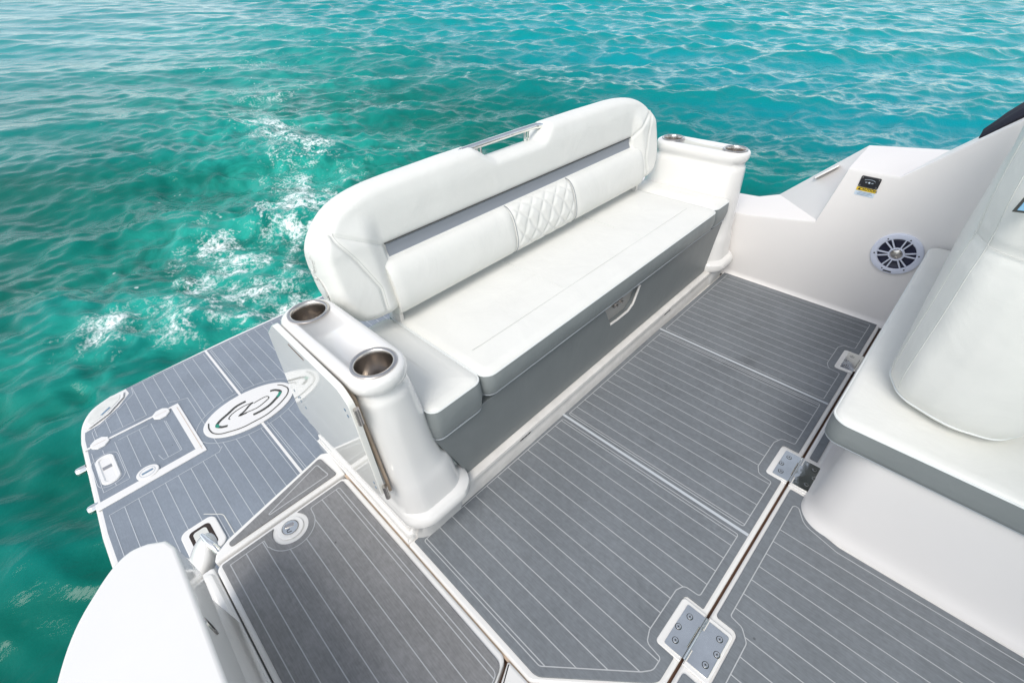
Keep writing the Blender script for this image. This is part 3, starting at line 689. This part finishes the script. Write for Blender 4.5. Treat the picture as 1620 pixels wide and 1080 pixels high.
# remote socket and caution label on the wall; (u,v,w)->(u, YW-w, v)
def MW(cx, cz, rot=0): return Matrix.Translation((cx, YW, cz)) @ Matrix.Rotation(R(90), 4, 'X') @ Matrix.Rotation(rot, 4, 'Z')
M_ = MW(-.350, .711, R(-1)); mb = MB()
prism(mb, rect(-.042, .042, -.026, .026, .006), .0005, .006, .002, 3, 0, M=M_); prism(mb, rect(-.024, .024, -.013, .013, .003), .006, .010, .002, 2, 0, M=M_)
for sx, sy in ((-.035, -.019), (.035, -.019), (-.035, .019), (.035, .019)): prism(mb, ell(sx, sy, .003, .003, 10), .006, .0075, 0, 1, 1, M=M_)
prism(mb, ell(0, 0, .004, .004, 12), .010, .0108, 0, 1, 2, M=M_)
for sx in (-.013, .013): ribbon(mb, [(sx-.004, -.001), (sx+.004, .001)], .0022, .0105, 2, M=M_)
arc = [(.024*math.cos(a), .006+.009*math.sin(a)) for a in np.linspace(.3, math.pi-.3, 9)]; ribbon(mb, arc, .0012, .0104, 2, M=M_)
mb.build('socket', [BLK, BRUSH, LBL], sw)
M_ = MW(-.352, .668, R(-1)); mb = MB()
prism(mb, rect(-.042, .042, -.026, .012), .0005, .0012, 0, 1, 0, M=M_); prism(mb, rect(-.042, .042, -.003, .0145), .0013, .0018, 0, 1, 1, M=M_)
text_mesh(mb, 'CAUTION', .0165, M_ @ Matrix.Translation((.009, .006, .0022)), 2)
prism(mb, [(-.036, .0), (-.024, .0), (-.030, .011)], .0019, .0022, 0, 1, 2, M=M_)
for k, (a, b) in enumerate(((-.028, .030), (-.034, .034), (-.030, .022))): ribbon(mb, [(a, -.0085-.006*k), (b, -.0085-.006*k)], .0020, .0019, 3, M=M_)
mb.build('caution_label', [LBL, YEL, INK, INKB], sw)

# ------------------------------------------------------------------ loudspeaker
spk = empty('loudspeaker', (-.115, YW, .405), 'round white loudspeaker with open spoked grille and silver centre, set in the cockpit side wall', 'speaker')
M_ = MW(-.115, .405); mb = MB(); RS = .106
def ringm(mb, r0, r1, z0, z1, mat, n=56, M=None):
    rr = .004
    rings = [[(r*math.cos(a), r*math.sin(a), z) for a in np.linspace(0, 2*math.pi, n, endpoint=False)] for r, z in ((r1, z0), (r1, z1-rr), (r1-rr*.5, z1-rr*.3), (r1-rr*1.5, z1), (r0+rr, z1), (r0, z1-rr), (r0, z0))]
    loft(mb, rings, mat, cap=False, M=M)
ringm(mb, .078, RS, 0, .014, 0, M=M_)
ringm(mb, .026, .034, .006, .016, 0, M=M_)
for k in range(6):
    for dd in (-.16, .16):
        a = R(12+60*k); c_, s_ = math.cos(a+dd*.35), math.sin(a+dd*.35)
        p0 = Vector((.031*math.cos(a+dd*1.0), .031*math.sin(a+dd*1.0))); p1 = Vector((.081*math.cos(a+dd), .081*math.sin(a+dd)))
        t_ = (p1-p0).normalized(); n_ = Vector((-t_.y, t_.x))*.0031
        prism(mb, [tuple(p0-n_), tuple(p1-n_), tuple(p1+n_), tuple(p0+n_)], .008, .0145, .001, 1, 0, M=M_)
    a = R(12+60*k); prism(mb, ell(.089*math.cos(a), .089*math.sin(a), .0036, .0036, 10), .014, .0146, 0, 1, 1, M=M_)
prism(mb, rect(-.020, .016, -.098, -.091), .0141, .0147, 0, 1, 1, M=M_)
mb.build('grille', [SPKW, INK], spk, org=(-.115, YW, .405))
mb = MB(); rings = [[(r*math.cos(a), r*math.sin(a), z) for a in np.linspace(0, 2*math.pi, 40, endpoint=False)] for r, z in ((.080, .0035), (.070, .006), (.062, .002), (.03, .0012), (.001, .0011))]
loft(mb, rings, 0, cap=False, M=M_); mb.build('cone', CONE, spk, org=(-.115, YW, .405))
mb = MB(); rings = [[(.027*math.cos(b)*math.cos(a), .027*math.cos(b)*math.sin(a), .006+.012*math.sin(b)) for a in np.linspace(0, 2*math.pi, 30, endpoint=False)] for b in np.linspace(0, 1.55, 8)]
loft(mb, rings, 0, cap=True, M=M_); mb.build('centre_cap', BRUSH, spk, org=(-.115, YW, .405))

# ------------------------------------------------------------------ folded canvas on the side top
mb = MB(); rings = []
for k in range(26):
    t = k/25; x = -.055+t*1.1; zz_ = 1.00+.98*(x+.03)+.02; rr = .02+.10*min(1, t*3.2)**.7+.006*math.sin(k*1.3)
    rings.append([(x+.012*math.sin(3*a+k*.8)*rr*4, 2.93+rr*1.05*math.cos(a), zz_-.045+rr*.75*math.sin(a)+.05*min(1, t*3)+.006*math.sin(a*5+k)) for a in np.linspace(0, 2*math.pi, 20, endpoint=False)])
loft(mb, rings)
cv = mb.build('canvas_cover', CANV); cv['label'] = 'dark navy canvas cover bundled on top of the far cockpit side wall'; cv['category'] = 'cover'

# ------------------------------------------------------------------ TRANSOM BENCH
BO = (-1.15, 1.545, 0)
bench = empty('transom_bench', BO, 'wide white padded bench with grey base and long backrest across the stern', 'bench', rz=R(.8))
def bb(mb, name, mats, sharp=35, parent=None, label=None): return mb.build(name, mats, parent or bench, org=BO, sharp=sharp, label=label)
def mir(p, s): return (p[0], p[1] if s > 0 else 3.09-p[1], p[2])
def rrect3(x0, x1, y0, y1, rf, rb_, z, n=7):
    q = rpoly([(x0, y0), (x1, y0), (x1, y1), (x0, y1)], [rb_, rf, rf, rb_], n); return [(a, b, z) for a, b in q]
def arm(s):
    mb = MB(); R3 = rrect3
    secs = [R3(-1.62, -.885, .312, .560, .07, .02, -.02), R3(-1.62, -.880, .310, .560, .07, .02, .03), R3(-1.62, -.868, .306, .562, .075, .02, .10),
            R3(-1.62, -.842, .300, .575, .085, .02, .118), R3(-1.62, -.832, .297, .578, .09, .02, .135), R3(-1.62, -.836, .298, .576, .09, .02, .160), R3(-1.615, -.846, .302, .568, .09, .02, .170),
            R3(-1.60, -.852, .302, .562, .085, .03, .174), R3(-1.60, -.864, .306, .552, .08, .03, .180), R3(-1.575, -.870, .308, .547, .078, .05, .21), R3(-1.56, -.876, .308, .540, .078, .05, .27), R3(-1.545, -.882, .308, .528, .08, .06, .315), R3(-1.54, -.887, .308, .512, .08, .06, .335), R3(-1.50, -.890, .306, .500, .08, .07, .42),
            R3(-1.46, -.896, .303, .486, .08, .075, .56), R3(-1.437, -.900, .301, .472, .08, .08, .668), R3(-1.431, -.903, .303, .467, .079, .08, .690),
            R3(-1.427, -.909, .306, .462, .0775, .0775, .698), R3(-1.427, -.909, .306, .462, .0775, .0775, .715), R3(-1.434, -.897, .298, .470, .084, .084, .727), R3(-1.437, -.893, .295, .473, .087, .087, .745)]
    for k in range(1, 6):
        a = math.pi/2*k/5; d = .022*(1-math.cos(a)); secs.append(R3(-1.437+d, -.893-d, .295+d, .473-d, .087-d, .087-d, .755+.020*math.sin(a)))
    secs.append([(p[0]*.985+(-1.165)*.015, p[1]*.97+.384*.03, p[2]) for p in secs[-1]])
    rings = [[mir(p, s) for p in r] for r in secs]
    if s < 0: rings = [r[::-1] for r in rings]
    loft(mb, rings, cap=False); mb.add(rings[-1], [tuple(range(len(rings[-1])))], 0, False); A_ = bb(mb, 'armrest', GEL, 40)
    # cut wells for the holders
    for cx in (-.975, -1.347):
        cy = .384 if s > 0 else 3.09-.384
        c = MB(); tube(c, [(cx, cy, .66), (cx, cy, .80)], .0535, 40); co = bb(c, 'cutter', GEL); co.hide_render = True
        md = A_.modifiers.new('b', 'BOOLEAN'); md.object = co; md.operation = 'DIFFERENCE'; md.solver = 'EXACT'; CUT.append(co)
        h = MB(); n = 40
        rg = [(.0655, .7752), (.0655, .7785), (.062, .7812), (.055, .7805), (.0525, .777), (.0505, .765), (.049, .700), (.048, .668), (.044, .664), (.022, .664), (.020, .6625), (.012, .6625)]
        loft(h, [[(cx+r*math.cos(a), cy+r*math.sin(a), z) for a in np.linspace(0, 2*math.pi, n, endpoint=False)] for r, z in rg], 0, cap=False)
        prism(h, ell(cx, cy, .0125, .0125, 16), .6618, .6624, 0, 1, 1)
        bb(h, 'cup_holder', [BRUSH, INK, ], 50, A_).location = (0, 0, 0)
    return A_
CUT = []
armN = arm(1); armF = arm(-1)
bpy.context.view_layer.update(); dg = bpy.context.evaluated_depsgraph_get()
for a_ in (armN, armF):
    me = bpy.data.meshes.new_from_object(a_.evaluated_get(dg)); a_.modifiers.clear(); a_.data = me
for c in CUT: bpy.data.objects.remove(c)

# locker door standing slightly open against near armrest
Md = Matrix.Translation((-.945, .2835, .29)) @ Matrix.Rotation(R(-1.2), 4, 'Z') @ Matrix.Rotation(R(90), 4, 'X')
# local u = +x fore, v = up, w = -y
dp = [(.015, -.03), (.020, .44), (-.020, .472), (-.41, .472), (-.545, .408), (-.655, -.045), (-.30, -.04)]
dp = [(-.635, -.060), (-.03, -.005), (.008, .022), (.016, .440), (-.022, .478), (-.43, .484), (-.535, .400)]
mb = MB(); prism(mb, rpoly(dp, [.02, .01, .02, .035, .05, .05, .02], 6), 0, .018, .003, 3, M=Md @ Matrix.Scale(1, 4))
door = bb(mb, 'locker_door', IVORY)
mb = MB()
for zc in (.395, .045):
    tube(mb, [tuple(Md @ Vector((.022, zc-.030, .004))), tuple(Md @ Vector((.022, zc+.030, .004)))], .0085, 12); mb.cut()
mb.each('door_hinge', BRUSH, door, BO, loc0=True)
mb = MB()
for u, v in ((-.023, .400), (-.017, .379), (-.017, .07), (-.017, .044), (-.548, .118), (-.505, .112), (-.49, .067), (-.515, .085), (-.53, .095)):
    prism(mb, ell(u, v, .0042, .0055, 10), .0182, .0192, 0, 1, 0, M=Md); mb.cut()
mb.each('door_screw', INKB, door, BO, loc0=True); mb = MB()
prism(mb, rpoly([(-.328, .464), (-.332, .458), (-.232, .4525), (-.228, .459)], .002, 2), .0181, .0186, 0, 1, 1, M=Md)
bb(mb, 'door_scuff', [INKB, BROWN], parent=door).location = (0, 0, 0)
mb = MB(); tube(mb, [(-1.42, .2985, .735), (-1.0, .2985, .735), (-.965, .2985, .71), (-.945, .2995, .30)], .006, 6); bb(mb, 'door_gasket', TAN)
# long ledge / sill at the foot of the bench
mb = MB()
prism(mb, rect(-1.30, -.903, .34, 2.75), -.02, .075, .006, 3)
rows = []
for x, z in ((-.93, .118), (-.893, .118), (-.884, .112), (-.882, .100), (-.886, .094), (-.897, .090), (-.897, .062), (-.893, .056), (-.889, .030), (-.889, -.02)):
    rows.append([(x, .40, z), (x, 2.69, z)])
loft(mb, rows, cap=False, closed=False); kick = bb(mb, 'kick_board', KICK)
mb = MB()
for yc, l in ((.885, .034), (2.05, .034)):
    prism(mb, rect(yc-l, yc+l, .095-.010, .095+.008, .006, 3), 0, .003, .001, 2, 0, M=Matrix(((0, 0, 1, -.893), (1, 0, 0, 0), (0, 1, 0, -.01), (0, 0, 0, 1))))
    for q in (-.02, 0, .02): tube(mb, [(-.8935, yc+q, .085), (-.8885, yc+q, .085)], .0055, 10, 1)
    mb.cut()
mb.each('drain_fitting', [BRUSH, BLK], kick, BO, loc0=True)
# grey front panel with latch recess
yl, yr = .578, 2.512
fp_ = [(yl+.012, .120), (yr-.012, .120), (yr-.0, .20), (yr+.055, .42), (yl-.055, .42), (yl, .20)]
Mf = Matrix(((0, 0, 1, -.942), (1, 0, 0, 0), (0, 1, 0, 0), (0, 0, 0, 1)))
rec = rpoly([(1.438, .425), (1.450, .395), (1.497, .300), (1.640, .300), (1.690, .330), (1.735, .425)], [0, .01, .008, .02, .03, 0], 4)
mb = MB()
# panel face as a ring of strips round the recess: left, right, below
prism(mb, fp_, 0, .003, .001, 2, 0, M=Mf)
whole = [(yl-.002, .12), (yr+.002, .12), (yr+.02, .2), (yr+.10, .410), (1.735, .410), (1.69, .33), (1.64, .3), (1.497, .3), (1.45, .395), (1.438, .410), (yl-.10, .410), (yl-.02, .2)]
prism(mb, rpoly(whole, [.02, .02, .02, .01, 0, .01, .01, 0, 0, 0, .01, .02]), .0031, .0292, .002, 3, 0, M=Mf)
front = bb(mb, 'front_panel', GREYP)
mb = MB(); tube(mb, [(-.915, 1.497, .300), (-.9125, 1.55, .299), (-.9125, 1.64, .300), (-.9125, 1.682, .322), (-.915, 1.729, .404)], .0060, 8)
prism(mb, rec, .0032, .0042, 0, 1, 1, M=Mf); hr = bb(mb, 'handle_recess', [KICK, RECM], parent=front); hr.location = (0, 0, 0)
mb = MB(); prism(mb, rect(1.53, 1.60, .368, .392, .004, 3), .0044, .020, .002, 2, 0, M=Mf)
for q in (1.545, 1.585): tube(mb, [(-.922, q, .38), (-.912, q, .38)], .006, 10)
bb(mb, 'latch_plate', BRUSH, parent=front).location = (0, 0, 0)
# dark void behind cushions
mb = MB(); prism(mb, rect(-1.45, -.945, .47, 2.62), .30, .435); bb(mb, 'seat_box', BLK)

# cushions --------------------------------------------------------
def cushion(name, x0, x1, y0, y1, z0, z1, rc=.02, r=.018, split=.011, crown=.011, pipe=True, parent=None):
    """boxed cushion: white top, grey boxing on the front, piping round the top edge"""
    mb = MB(); o = ccw(rect(x0, x1, y0, y1, rc, 5))
    # densify outline
    D = []
    for i in range(len(o)):
        a, b = Vector(o[i]), Vector(o[(i+1) % len(o)]); n = max(1, int((b-a).length/.05))
        for k in range(n): D.append(tuple(a.lerp(b, k/n)))
    N = len(D); rings = []
    def wob(p, z): return .0022*math.sin(p[1]*9+z*30)+.0015*math.sin(p[1]*23+p[0]*17)
    prof = [(.016, z0), (.005, z0+.006), (-.002, z0+.022), (-.007, (z0+z1)/2-.004), (-.003, z1-split-.010), (.001, z1-split), (.005, z1-split*.5), (.012, z1-split*.1), (.034, z1+.003)]
    for d, z in prof:
        q = inset(D, d) if abs(d) > 1e-6 else D
        rings.append([(x+wob((x, y), z)*.5, y, z) for x, y in q])
    vs = [p for r_ in rings for p in r_]; K = len(rings)
    f0 = []; f1 = []
    for k in range(K-1):
        for i in range(N):
            j = (i+1) % N; (f0 if k >= 5 else f1).append((k*N+i, k*N+j, (k+1)*N+j, (k+1)*N+i))
    mb.add(vs, f1, 1); mb.add(vs, f0, 0)
    # top grid: interpolate towards the middle
    cx, cy = (x0+x1)/2, (y0+y1)/2; base = rings[-1]; steps = 7; tr = [base]
    ix0, ix1, iy0, iy1 = x0+.034, x1-.034, y0+.034, y1-.034
    for k in range(1, steps+1):
        t = k/steps*.98; hw = (min(ix1-ix0, iy1-iy0)/2)*t
        q = []
        for x, y, z in base:
            xx_ = cx+(x-cx)*(1-hw*2/(ix1-ix0)); yy_ = cy+(y-cy)*(1-hw*2/(iy1-iy0)); q.append((xx_, yy_, z1+.002+crown*math.sin(min(1, t*1.6)*math.pi/2)+.0022*math.sin(x*9+y*5)*t*math.sin(y*4.3)))
        tr.append(q)
    loft(mb, tr, 0, cap=False); mb.add(tr[-1], [tuple(range(N))], 0)
    mb.add(rings[0][::-1], [tuple(range(N))], 1)
    o_ = bb(mb, name, [VIN, GREYV], 50, parent=parent)
    if pipe:
        mb = MB(); q = inset(D, .0005); tube(mb, [(x, y, z1-split+.001) for x, y in q], .0033, 6, 0, True); mb.cut()
        q = inset(D, .004); tube(mb, [(x, y, z0+.006) for x, y in q], .003, 6, 1, True)
        mb.each('piping', [PIPEW, PIPEG], o_, BO, loc0=True)
    return o_
main = cushion('seat_cushion', -1.47, -.886, .700, 2.425, .440, .549, .045)
fa = cushion('side_cushion', -1.44, -.896, .478, .695, .400, .548, .035, crown=.005); fb = cushion('side_cushion', -1.44, -.898, 2.431, 2.612, .425, .546, .035, crown=.005)
mb = MB()
def zc(x, y): return .5605
tube(mb, [(x, 1.277, .5625) for x in np.linspace(-1.44, -1.025, 12)], .0011, 5); mb.cut(); tube(mb, [(x, 1.883, .5625) for x in np.linspace(-1.44, -1.03, 12)], .0011, 5); mb.cut()
tube(mb, [(-1.018, .76, .5575)]+[(-1.012, y, .5605) for y in np.linspace(.82, 2.31, 30)], .0010, 5)
mb.each('seat_seam', STITCH, main, BO, loc0=True)

# backrest ---------------------------------------------------------
TA = R(13); X0, Z0 = -1.365, .58
def bp(u, v, wv):   # u along y, v up the slope, w outward (towards the sitter)
    return (X0-v*math.sin(TA)+wv*math.cos(TA), u, Z0+v*math.cos(TA)+wv*math.sin(TA))
UC = 1.525; UL, UR = .480, 2.566
def sst(a, b, x): t = min(1, max(0, (x-a)/(b-a))); return t*t*(3-2*t)
tx = [0, .006, .016, .035, .065, .10, .14, .19, .26, .36, .50, .62]
tz = [.262, .325, .352, .380, .410, .436, .456, .471, .482, .488, .490, .492]
bz = [.262, .165, .128, .088, .052, .036, .030, .027, .025, .025, .025, .025]
_a = spline(list(zip(tx, tz)), 10); _b = spline(list(zip(tx, bz)), 10)
def _mono(p):
    x = np.maximum.accumulate([q[0] for q in p]); return list(x), [q[1] for q in p]
(txs, tz), (bxs, bz) = _mono(_a), _mono(_b)
def vtop(u):
    d = min(u-UL, UR-u); v = interp(d, txs, tz)
    c = 1.470; dd = abs(u-c); v -= .060*(1-sst(.13, .245, dd)); return v
def vbot(u): return interp(min(u-UL, UR-u), bxs, bz)
def front(u, v):
    d = min(u-UL, UR-u)
    wing = 1-sst(.17, .25, d+.09*sst(.24, .40, v)*0)
    w_ = .030
    w_ += .030*wing*(1-sst(.30, .42, v))            # wings stand forward low down
    w_ += .009*sst(.27, .40, v)                      # upper roll
    w_ -= .012*sst(.40, .5, v)
    # recess that carries the stripe
    inside = sst(.235, .25, d)
    w_ -= .018*inside*math.exp(-((v-.252)/.030)**2)
    w_ -= .030*inside*(1-sst(.19, .225, v))
    # stitched seam following the wing
    sx = [0.0, .06, .15, .27, .35, .40]; sy = [.175, .158, .165, .118, .075, .07]
    sd_ = d-interp(v, sx, sy); w_ -= .006*math.exp(-(sd_/.008)**2)*(1-sst(.40, .43, v))
    w_ -= .006*math.exp(-((v-(.265+.11*(1-(d-.07)/.19)))/.008)**2)*(sst(.05, .09, d)*(1-sst(.24, .262, d)))
    return w_
us = []
for k in range(421):
    t = k/420; us.append(UL+(UR-UL)*(t-.055*math.sin(2*math.pi*t)*.9*0+0))
us = np.array(us); e = np.linspace(0, 1, 44)**2.4*.06; us = np.unique(np.concatenate([UL+e, UR-e, us[(us > UL+.06) & (us < UR-.06)]]))
NV = 110; rows_f = []; rows_b = []
ud = np.unique(np.concatenate([np.linspace(UL, UR, 900), UL+np.linspace(0, 1, 120)**2*.1, UR-np.linspace(0, 1, 120)**2*.1]))
OT = np.array([(u, vtop(u)) for u in ud]+[(u, vbot(u)) for u in ud])
extra = [(e_, v) for e_ in (UL, UR) for v in np.linspace(vbot(e_), vtop(e_), 80)]
OT = np.vstack([OT, extra])
for u in us:
    t_, b_ = vtop(u), vbot(u); t_ = max(t_, b_+1e-4); j = np.arange(NV)/(NV-1); s_ = .65*(.5-.5*np.cos(np.pi*j))+.35*j
    vv = b_+(t_-b_)*s_; near = OT[np.abs(OT[:, 0]-u) < .09]
    D_ = np.sqrt(((near[None, :, 0]-u)**2+(near[None, :, 1]-vv[:, None])**2).min(1)); D_[0] = D_[-1] = 0
    if u == us[0] or u == us[-1]: D_[:] = 0
    f = []; bk = []
    for v, de in zip(vv, D_):
        q = min(1, de/.048); rd = max(0, 1-(1-q)**2.6)**(1/2.2); qb = min(1, de/.05)
        f.append(bp(u, v, -.055+(.055+front(u, v))*rd)); bk.append(bp(u, v, -.055-.050*math.sqrt(max(0, 1-(1-qb)**2))))
    rows_f.append(f); rows_b.append(bk)
mb = MB(); loft(mb, rows_f, 0, cap=False, closed=False); loft(mb, [r[::-1] for r in rows_b], 0, cap=False, closed=False)
back = bb(mb, 'backrest', VIN, None)
mb = MB(); sr = []
for u in np.linspace(UL+.255, UR-.255, 60):
    sr.append([bp(u, v, w0) for v, w0 in ((.226, front(u, .226)-.004), (.228, front(u, .236)+.004), (.252, front(u, .252)+.004), (.272, front(u, .272)+.003), (.278, front(u, .278)-.004))])
loft(mb, sr, 0, cap=False, closed=False); ob = bb(mb, 'accent_stripe', STRIPE, parent=back); ob.location = (0, 0, 0)
mb = MB(); us2 = np.linspace(UL+.25, UR-.25, 50)
tube(mb, [bp(u, .279, front(u, .284)+.001) for u in us2], .0026, 5); 
ob = bb(mb, 'stripe_piping', LOGO, parent=back); ob.location = (0, 0, 0)
# lumbar bolster, three sections, middle one quilted
def bolster(u0, u1, quilt, name):
    mb = MB(); nu = max(8, int((u1-u0)/(.0045 if quilt else .02))); na = 60 if quilt else 26; rows = []
    for i in range(nu+1):
        u = u0+(u1-u0)*i/nu; r_ = []
        de = min(u-u0, u1-u); endr = math.sqrt(max(0, 1-(1-min(1, de/.012))**2))
        for j in range(na+1):
            a = -math.pi*.5+math.pi*j/na
            hv = .108; wv = .082
            v = .118+hv*math.copysign(abs(math.sin(a))**.82, math.sin(a)); ww = -.012+wv*abs(math.cos(a))**.62
            if quilt:
                s_ = (u-u0)/(u1-u0)*5; tt = (j/na)*3.6
                d1 = abs((s_+tt) % 1-.5); d2 = abs((s_-tt) % 1-.5); dd = min(.5-d1, .5-d2)
                puff = .0075*min(1, dd*4)**.5*min(1, de/.02)
                ww += (puff-.004)*abs(math.cos(a))**.3
            ww = -.012+(ww+.012)*(.90+.10*endr)
            if u0 < .75: ww -= 0
            r_.append(bp(u, v, ww))
        rows.append(r_)
    loft(mb, rows, 0, cap=False, closed=False); mb.add(rows[0], [tuple(range(na+1))], 0); mb.add(rows[-1][::-1], [tuple(range(na+1))], 0)
    ob = bb(mb, name, VIN, 70, parent=back); ob.location = (0, 0, 0); return ob
bolster(.695, 1.322, False, 'lumbar_cushion'); bolster(1.325, 1.742, True, 'quilted_panel'); bolster(1.745, 2.372, False, 'lumbar_cushion')
mb = MB()
for u in (1.3235, 1.7435):
    tube(mb, [bp(u, .118+.109*math.copysign(abs(math.sin(a))**.82, math.sin(a)), -.012+.083*abs(math.cos(a))**.62) for a in np.linspace(-1.5, 1.5, 24)], .0017, 5); mb.cut()
mb.each('bolster_piping', STRIPE, back, BO, loc0=True)
mb = MB()
for sgn in (0, 1):
    def U(d): return UL+d if sgn == 0 else UR-d
    sx = [0.03, .06, .15, .27, .35, .40]; sy = [.168, .158, .165, .118, .075, .07]
    for off in (-.006, .007):
        tube(mb, [bp(U(interp(v, sx, sy)+off), v, front(U(interp(v, sx, sy)+off), v)+.0006) for v in np.linspace(.07, .38, 26)], .0010, 4); mb.cut()
    tube(mb, [bp(U(d), .265+.11*(1-(d-.07)/.19), front(U(d), .265+.11*(1-(d-.07)/.19))+.0006) for d in np.linspace(.085, .245, 12)], .0010, 4); mb.cut()
mb.each('back_seam', STITCH, back, BO, loc0=True)
mb = MB()
for y in (.715, 2.39):
    prism(mb, rect(-1.42, -1.365, y-.012, y+.004), .50, .66, .002, 2); mb.cut()
mb.each('back_bracket', KICK, bench, BO)
# stainless grab rail behind the dip
mb = MB(); zr = 1.044; xr = -1.495
pts = [(xr, 1.155, zr-.012), (xr, 1.20, zr-.002), (xr, 1.24, zr), (xr, 1.60, zr), (xr+.003, 1.655, zr-.002), (xr+.004, 1.685, zr-.008), (xr+.002, 1.70, zr-.022)]
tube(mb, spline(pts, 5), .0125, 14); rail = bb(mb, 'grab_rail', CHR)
mb = MB()
for y in (1.285, 1.305, 1.575, 1.597): tube(mb, [(xr, y, zr-.004), (xr, y, zr-.12)], .0065, 10); mb.cut()
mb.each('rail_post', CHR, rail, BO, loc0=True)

# ------------------------------------------------------------------ COMPANION SEAT
CO = (.35, 2.0, 0)
comp = empty('companion_seat', CO, 'white aft-facing seat with thick backrest on a moulded white base, grey band round its cushion', 'seat')
mb = MB()
def cb(e, ry): # console base outline grows by e towards the floor
    return rpoly([(.066-e, 2.79), (.066-e, 1.335-e), (1.3, 1.345-e), (1.3, 2.79)], [.005, .10+ry, .005, .005], 14)
rings = []
for z, e in ((-.01, .022), (.006, .020), (.02, .012), (.045, .004), (.08, 0), (.2, -.004), (.33, -.006), (.405, -.006)):
    rings.append([(x, y, z) for x, y in ccw(cb(e, 0))])
loft(mb, rings); base = mb.build('base', GELM, comp, org=CO)
def ccush():
    mb = MB(); x0, x1, y0, y1, z0, z1 = -.006, 1.25, 1.325, 2.765, .402, .502
    o = ccw(rpoly([(x0, y0), (x1, y0), (x1, y1), (x0, y1)], [.05, .02, .02, .045], 8)); D = []
    for i in range(len(o)):
        a, b = Vector(o[i]), Vector(o[(i+1) % len(o)]); n = max(1, int((b-a).length/.06))
        for k in range(n): D.append(tuple(a.lerp(b, k/n)))
    N = len(D); pr = [(.010, z0), (.002, z0+.006), (0, z0+.02), (-.002, .455), (.001, z1-.012), (.004, z1-.004), (.014, z1), (.03, z1+.001)]
    rg = [[(x, y, z) for x, y in (inset(D, d) if abs(d) > 1e-6 else D)] for d, z in pr]
    loft(mb, rg[:5], 1, cap=False); loft(mb, rg[4:], 0, cap=False); mb.add(rg[-1], [tuple(range(N))], 0); mb.add(rg[0][::-1], [tuple(range(N))], 1)
    c = mb.build('seat_cushion', [VIN, GREYV], comp, org=CO, sharp=50)
    mb = MB(); tube(mb, [(x, y, z1-.0105) for x, y in inset(D, .001)], .0036, 6, 0, True); mb.cut(); tube(mb, [(x, y, z0+.005) for x, y in inset(D, .004)], .003, 6, 1, True)
    mb.each('piping', [PIPEW, PIPEG], c, CO, loc0=True); return c
ccush()
ZZ = np.linspace(.503, 1.40, 75)
def smooth_(xs, ys):
    v = np.interp(ZZ, xs, ys); k = np.ones(9)/9; vp = np.pad(v, 4, mode='edge'); return np.convolve(vp, k, 'valid')
YA = smooth_([.5, .53, .58, .66, .80, .98, 1.03, 1.10, 1.25, 1.4], [1.500, 1.462, 1.440, 1.430, 1.434, 1.447, 1.462, 1.455, 1.470, 1.51])
XA = smooth_([.5, .55, .65, .85, 1.0, 1.03, 1.08, 1.2, 1.4], [.082, .064, .058, .058, .054, .062, .050, .040, .036])
XB = smooth_([.5, .55, .7, 1.0, 1.4], [.375, .405, .42, .40, .34])
def csec(z, n=9):
    ya = float(np.interp(z, ZZ, YA)); xa = float(np.interp(z, ZZ, XA)); xb = float(np.interp(z, ZZ, XB)); xm = (xa+xb)/2
    q = rpoly([(xa, ya+.13), (xa+.045, ya+.035), (xa+.13, ya+.004), (xm+.02, ya-.008), (xb-.05, ya+.012), (xb, ya+.09), (xb, 2.60), (xa, 2.60)], [.10, .09, .12, .2, .08, .05, .05, .05], n)
    return [(x, y, z) for x, y in q]
mb = MB(); rings = []
for z in ZZ:
    r_ = csec(z); e_ = 0
    if z < .54: e_ = (.54-z)**2*16
    if abs(z-1.031) < .02: e_ = .006*(1-abs(z-1.031)/.02)
    if z > 1.35: e_ = (z-1.35)*.9
    r2 = inset([(p[0], p[1]) for p in r_], e_) if e_ else [(p[0], p[1]) for p in r_]
    rings.append([(x, y, z) for x, y in r2])
loft(mb, rings); cbk = mb.build('backrest', VIN, comp, org=CO, sharp=80)
mb = MB(); tube(mb, [(x, y, .538) for x, y in inset([(p[0], p[1]) for p in csec(.538)], -.0005)], .0032, 6, 0, True)
mb.build('welting', PIPEW, cbk, org=CO).location = (0, 0, 0)
# stitched seams near the front corner and across the end
mb = MB()
def cpt(k, z):
    r_ = csec(z); p = r_[k]; q = r_[k-1]; n_ = r_[(k+1) % len(r_)]; t_ = Vector((n_[0]-q[0], n_[1]-q[1])).normalized(); nn_ = Vector((t_.y, -t_.x))
    return (p[0]+nn_.x*.0005, p[1]+nn_.y*.0005, z)
for k in (7, 12): tube(mb, [cpt(k, z) for z in np.linspace(.56, 1.34, 40)], .0010, 4); mb.cut()
nr_ = len(csec(1.0)); tube(mb, [cpt(k, 1.031) for k in range(4, 44)], .0010, 4)
mb.each('back_seam', STITCH, cbk, CO, loc0=True)
mb = MB(); y_ = 1.449
bl = [(.092, 1.135), (.125, 1.138), (.128, 1.19), (.098, 1.182)]
Mb_ = Matrix(((1, 0, 0, 0), (0, 0, -1, y_+.012), (0, 1, 0, 0), (0, 0, 0, 1)))
prism(mb, bl, 0, .008, .001, 2, 1, M=Mb_); prism(mb, inset(ccw(bl), .005), .008, .0095, .001, 2, 0, M=Mb_)
mb.build('blue_badge', [SCRN, LOGO], cbk, org=CO).location = (0, 0, 0)
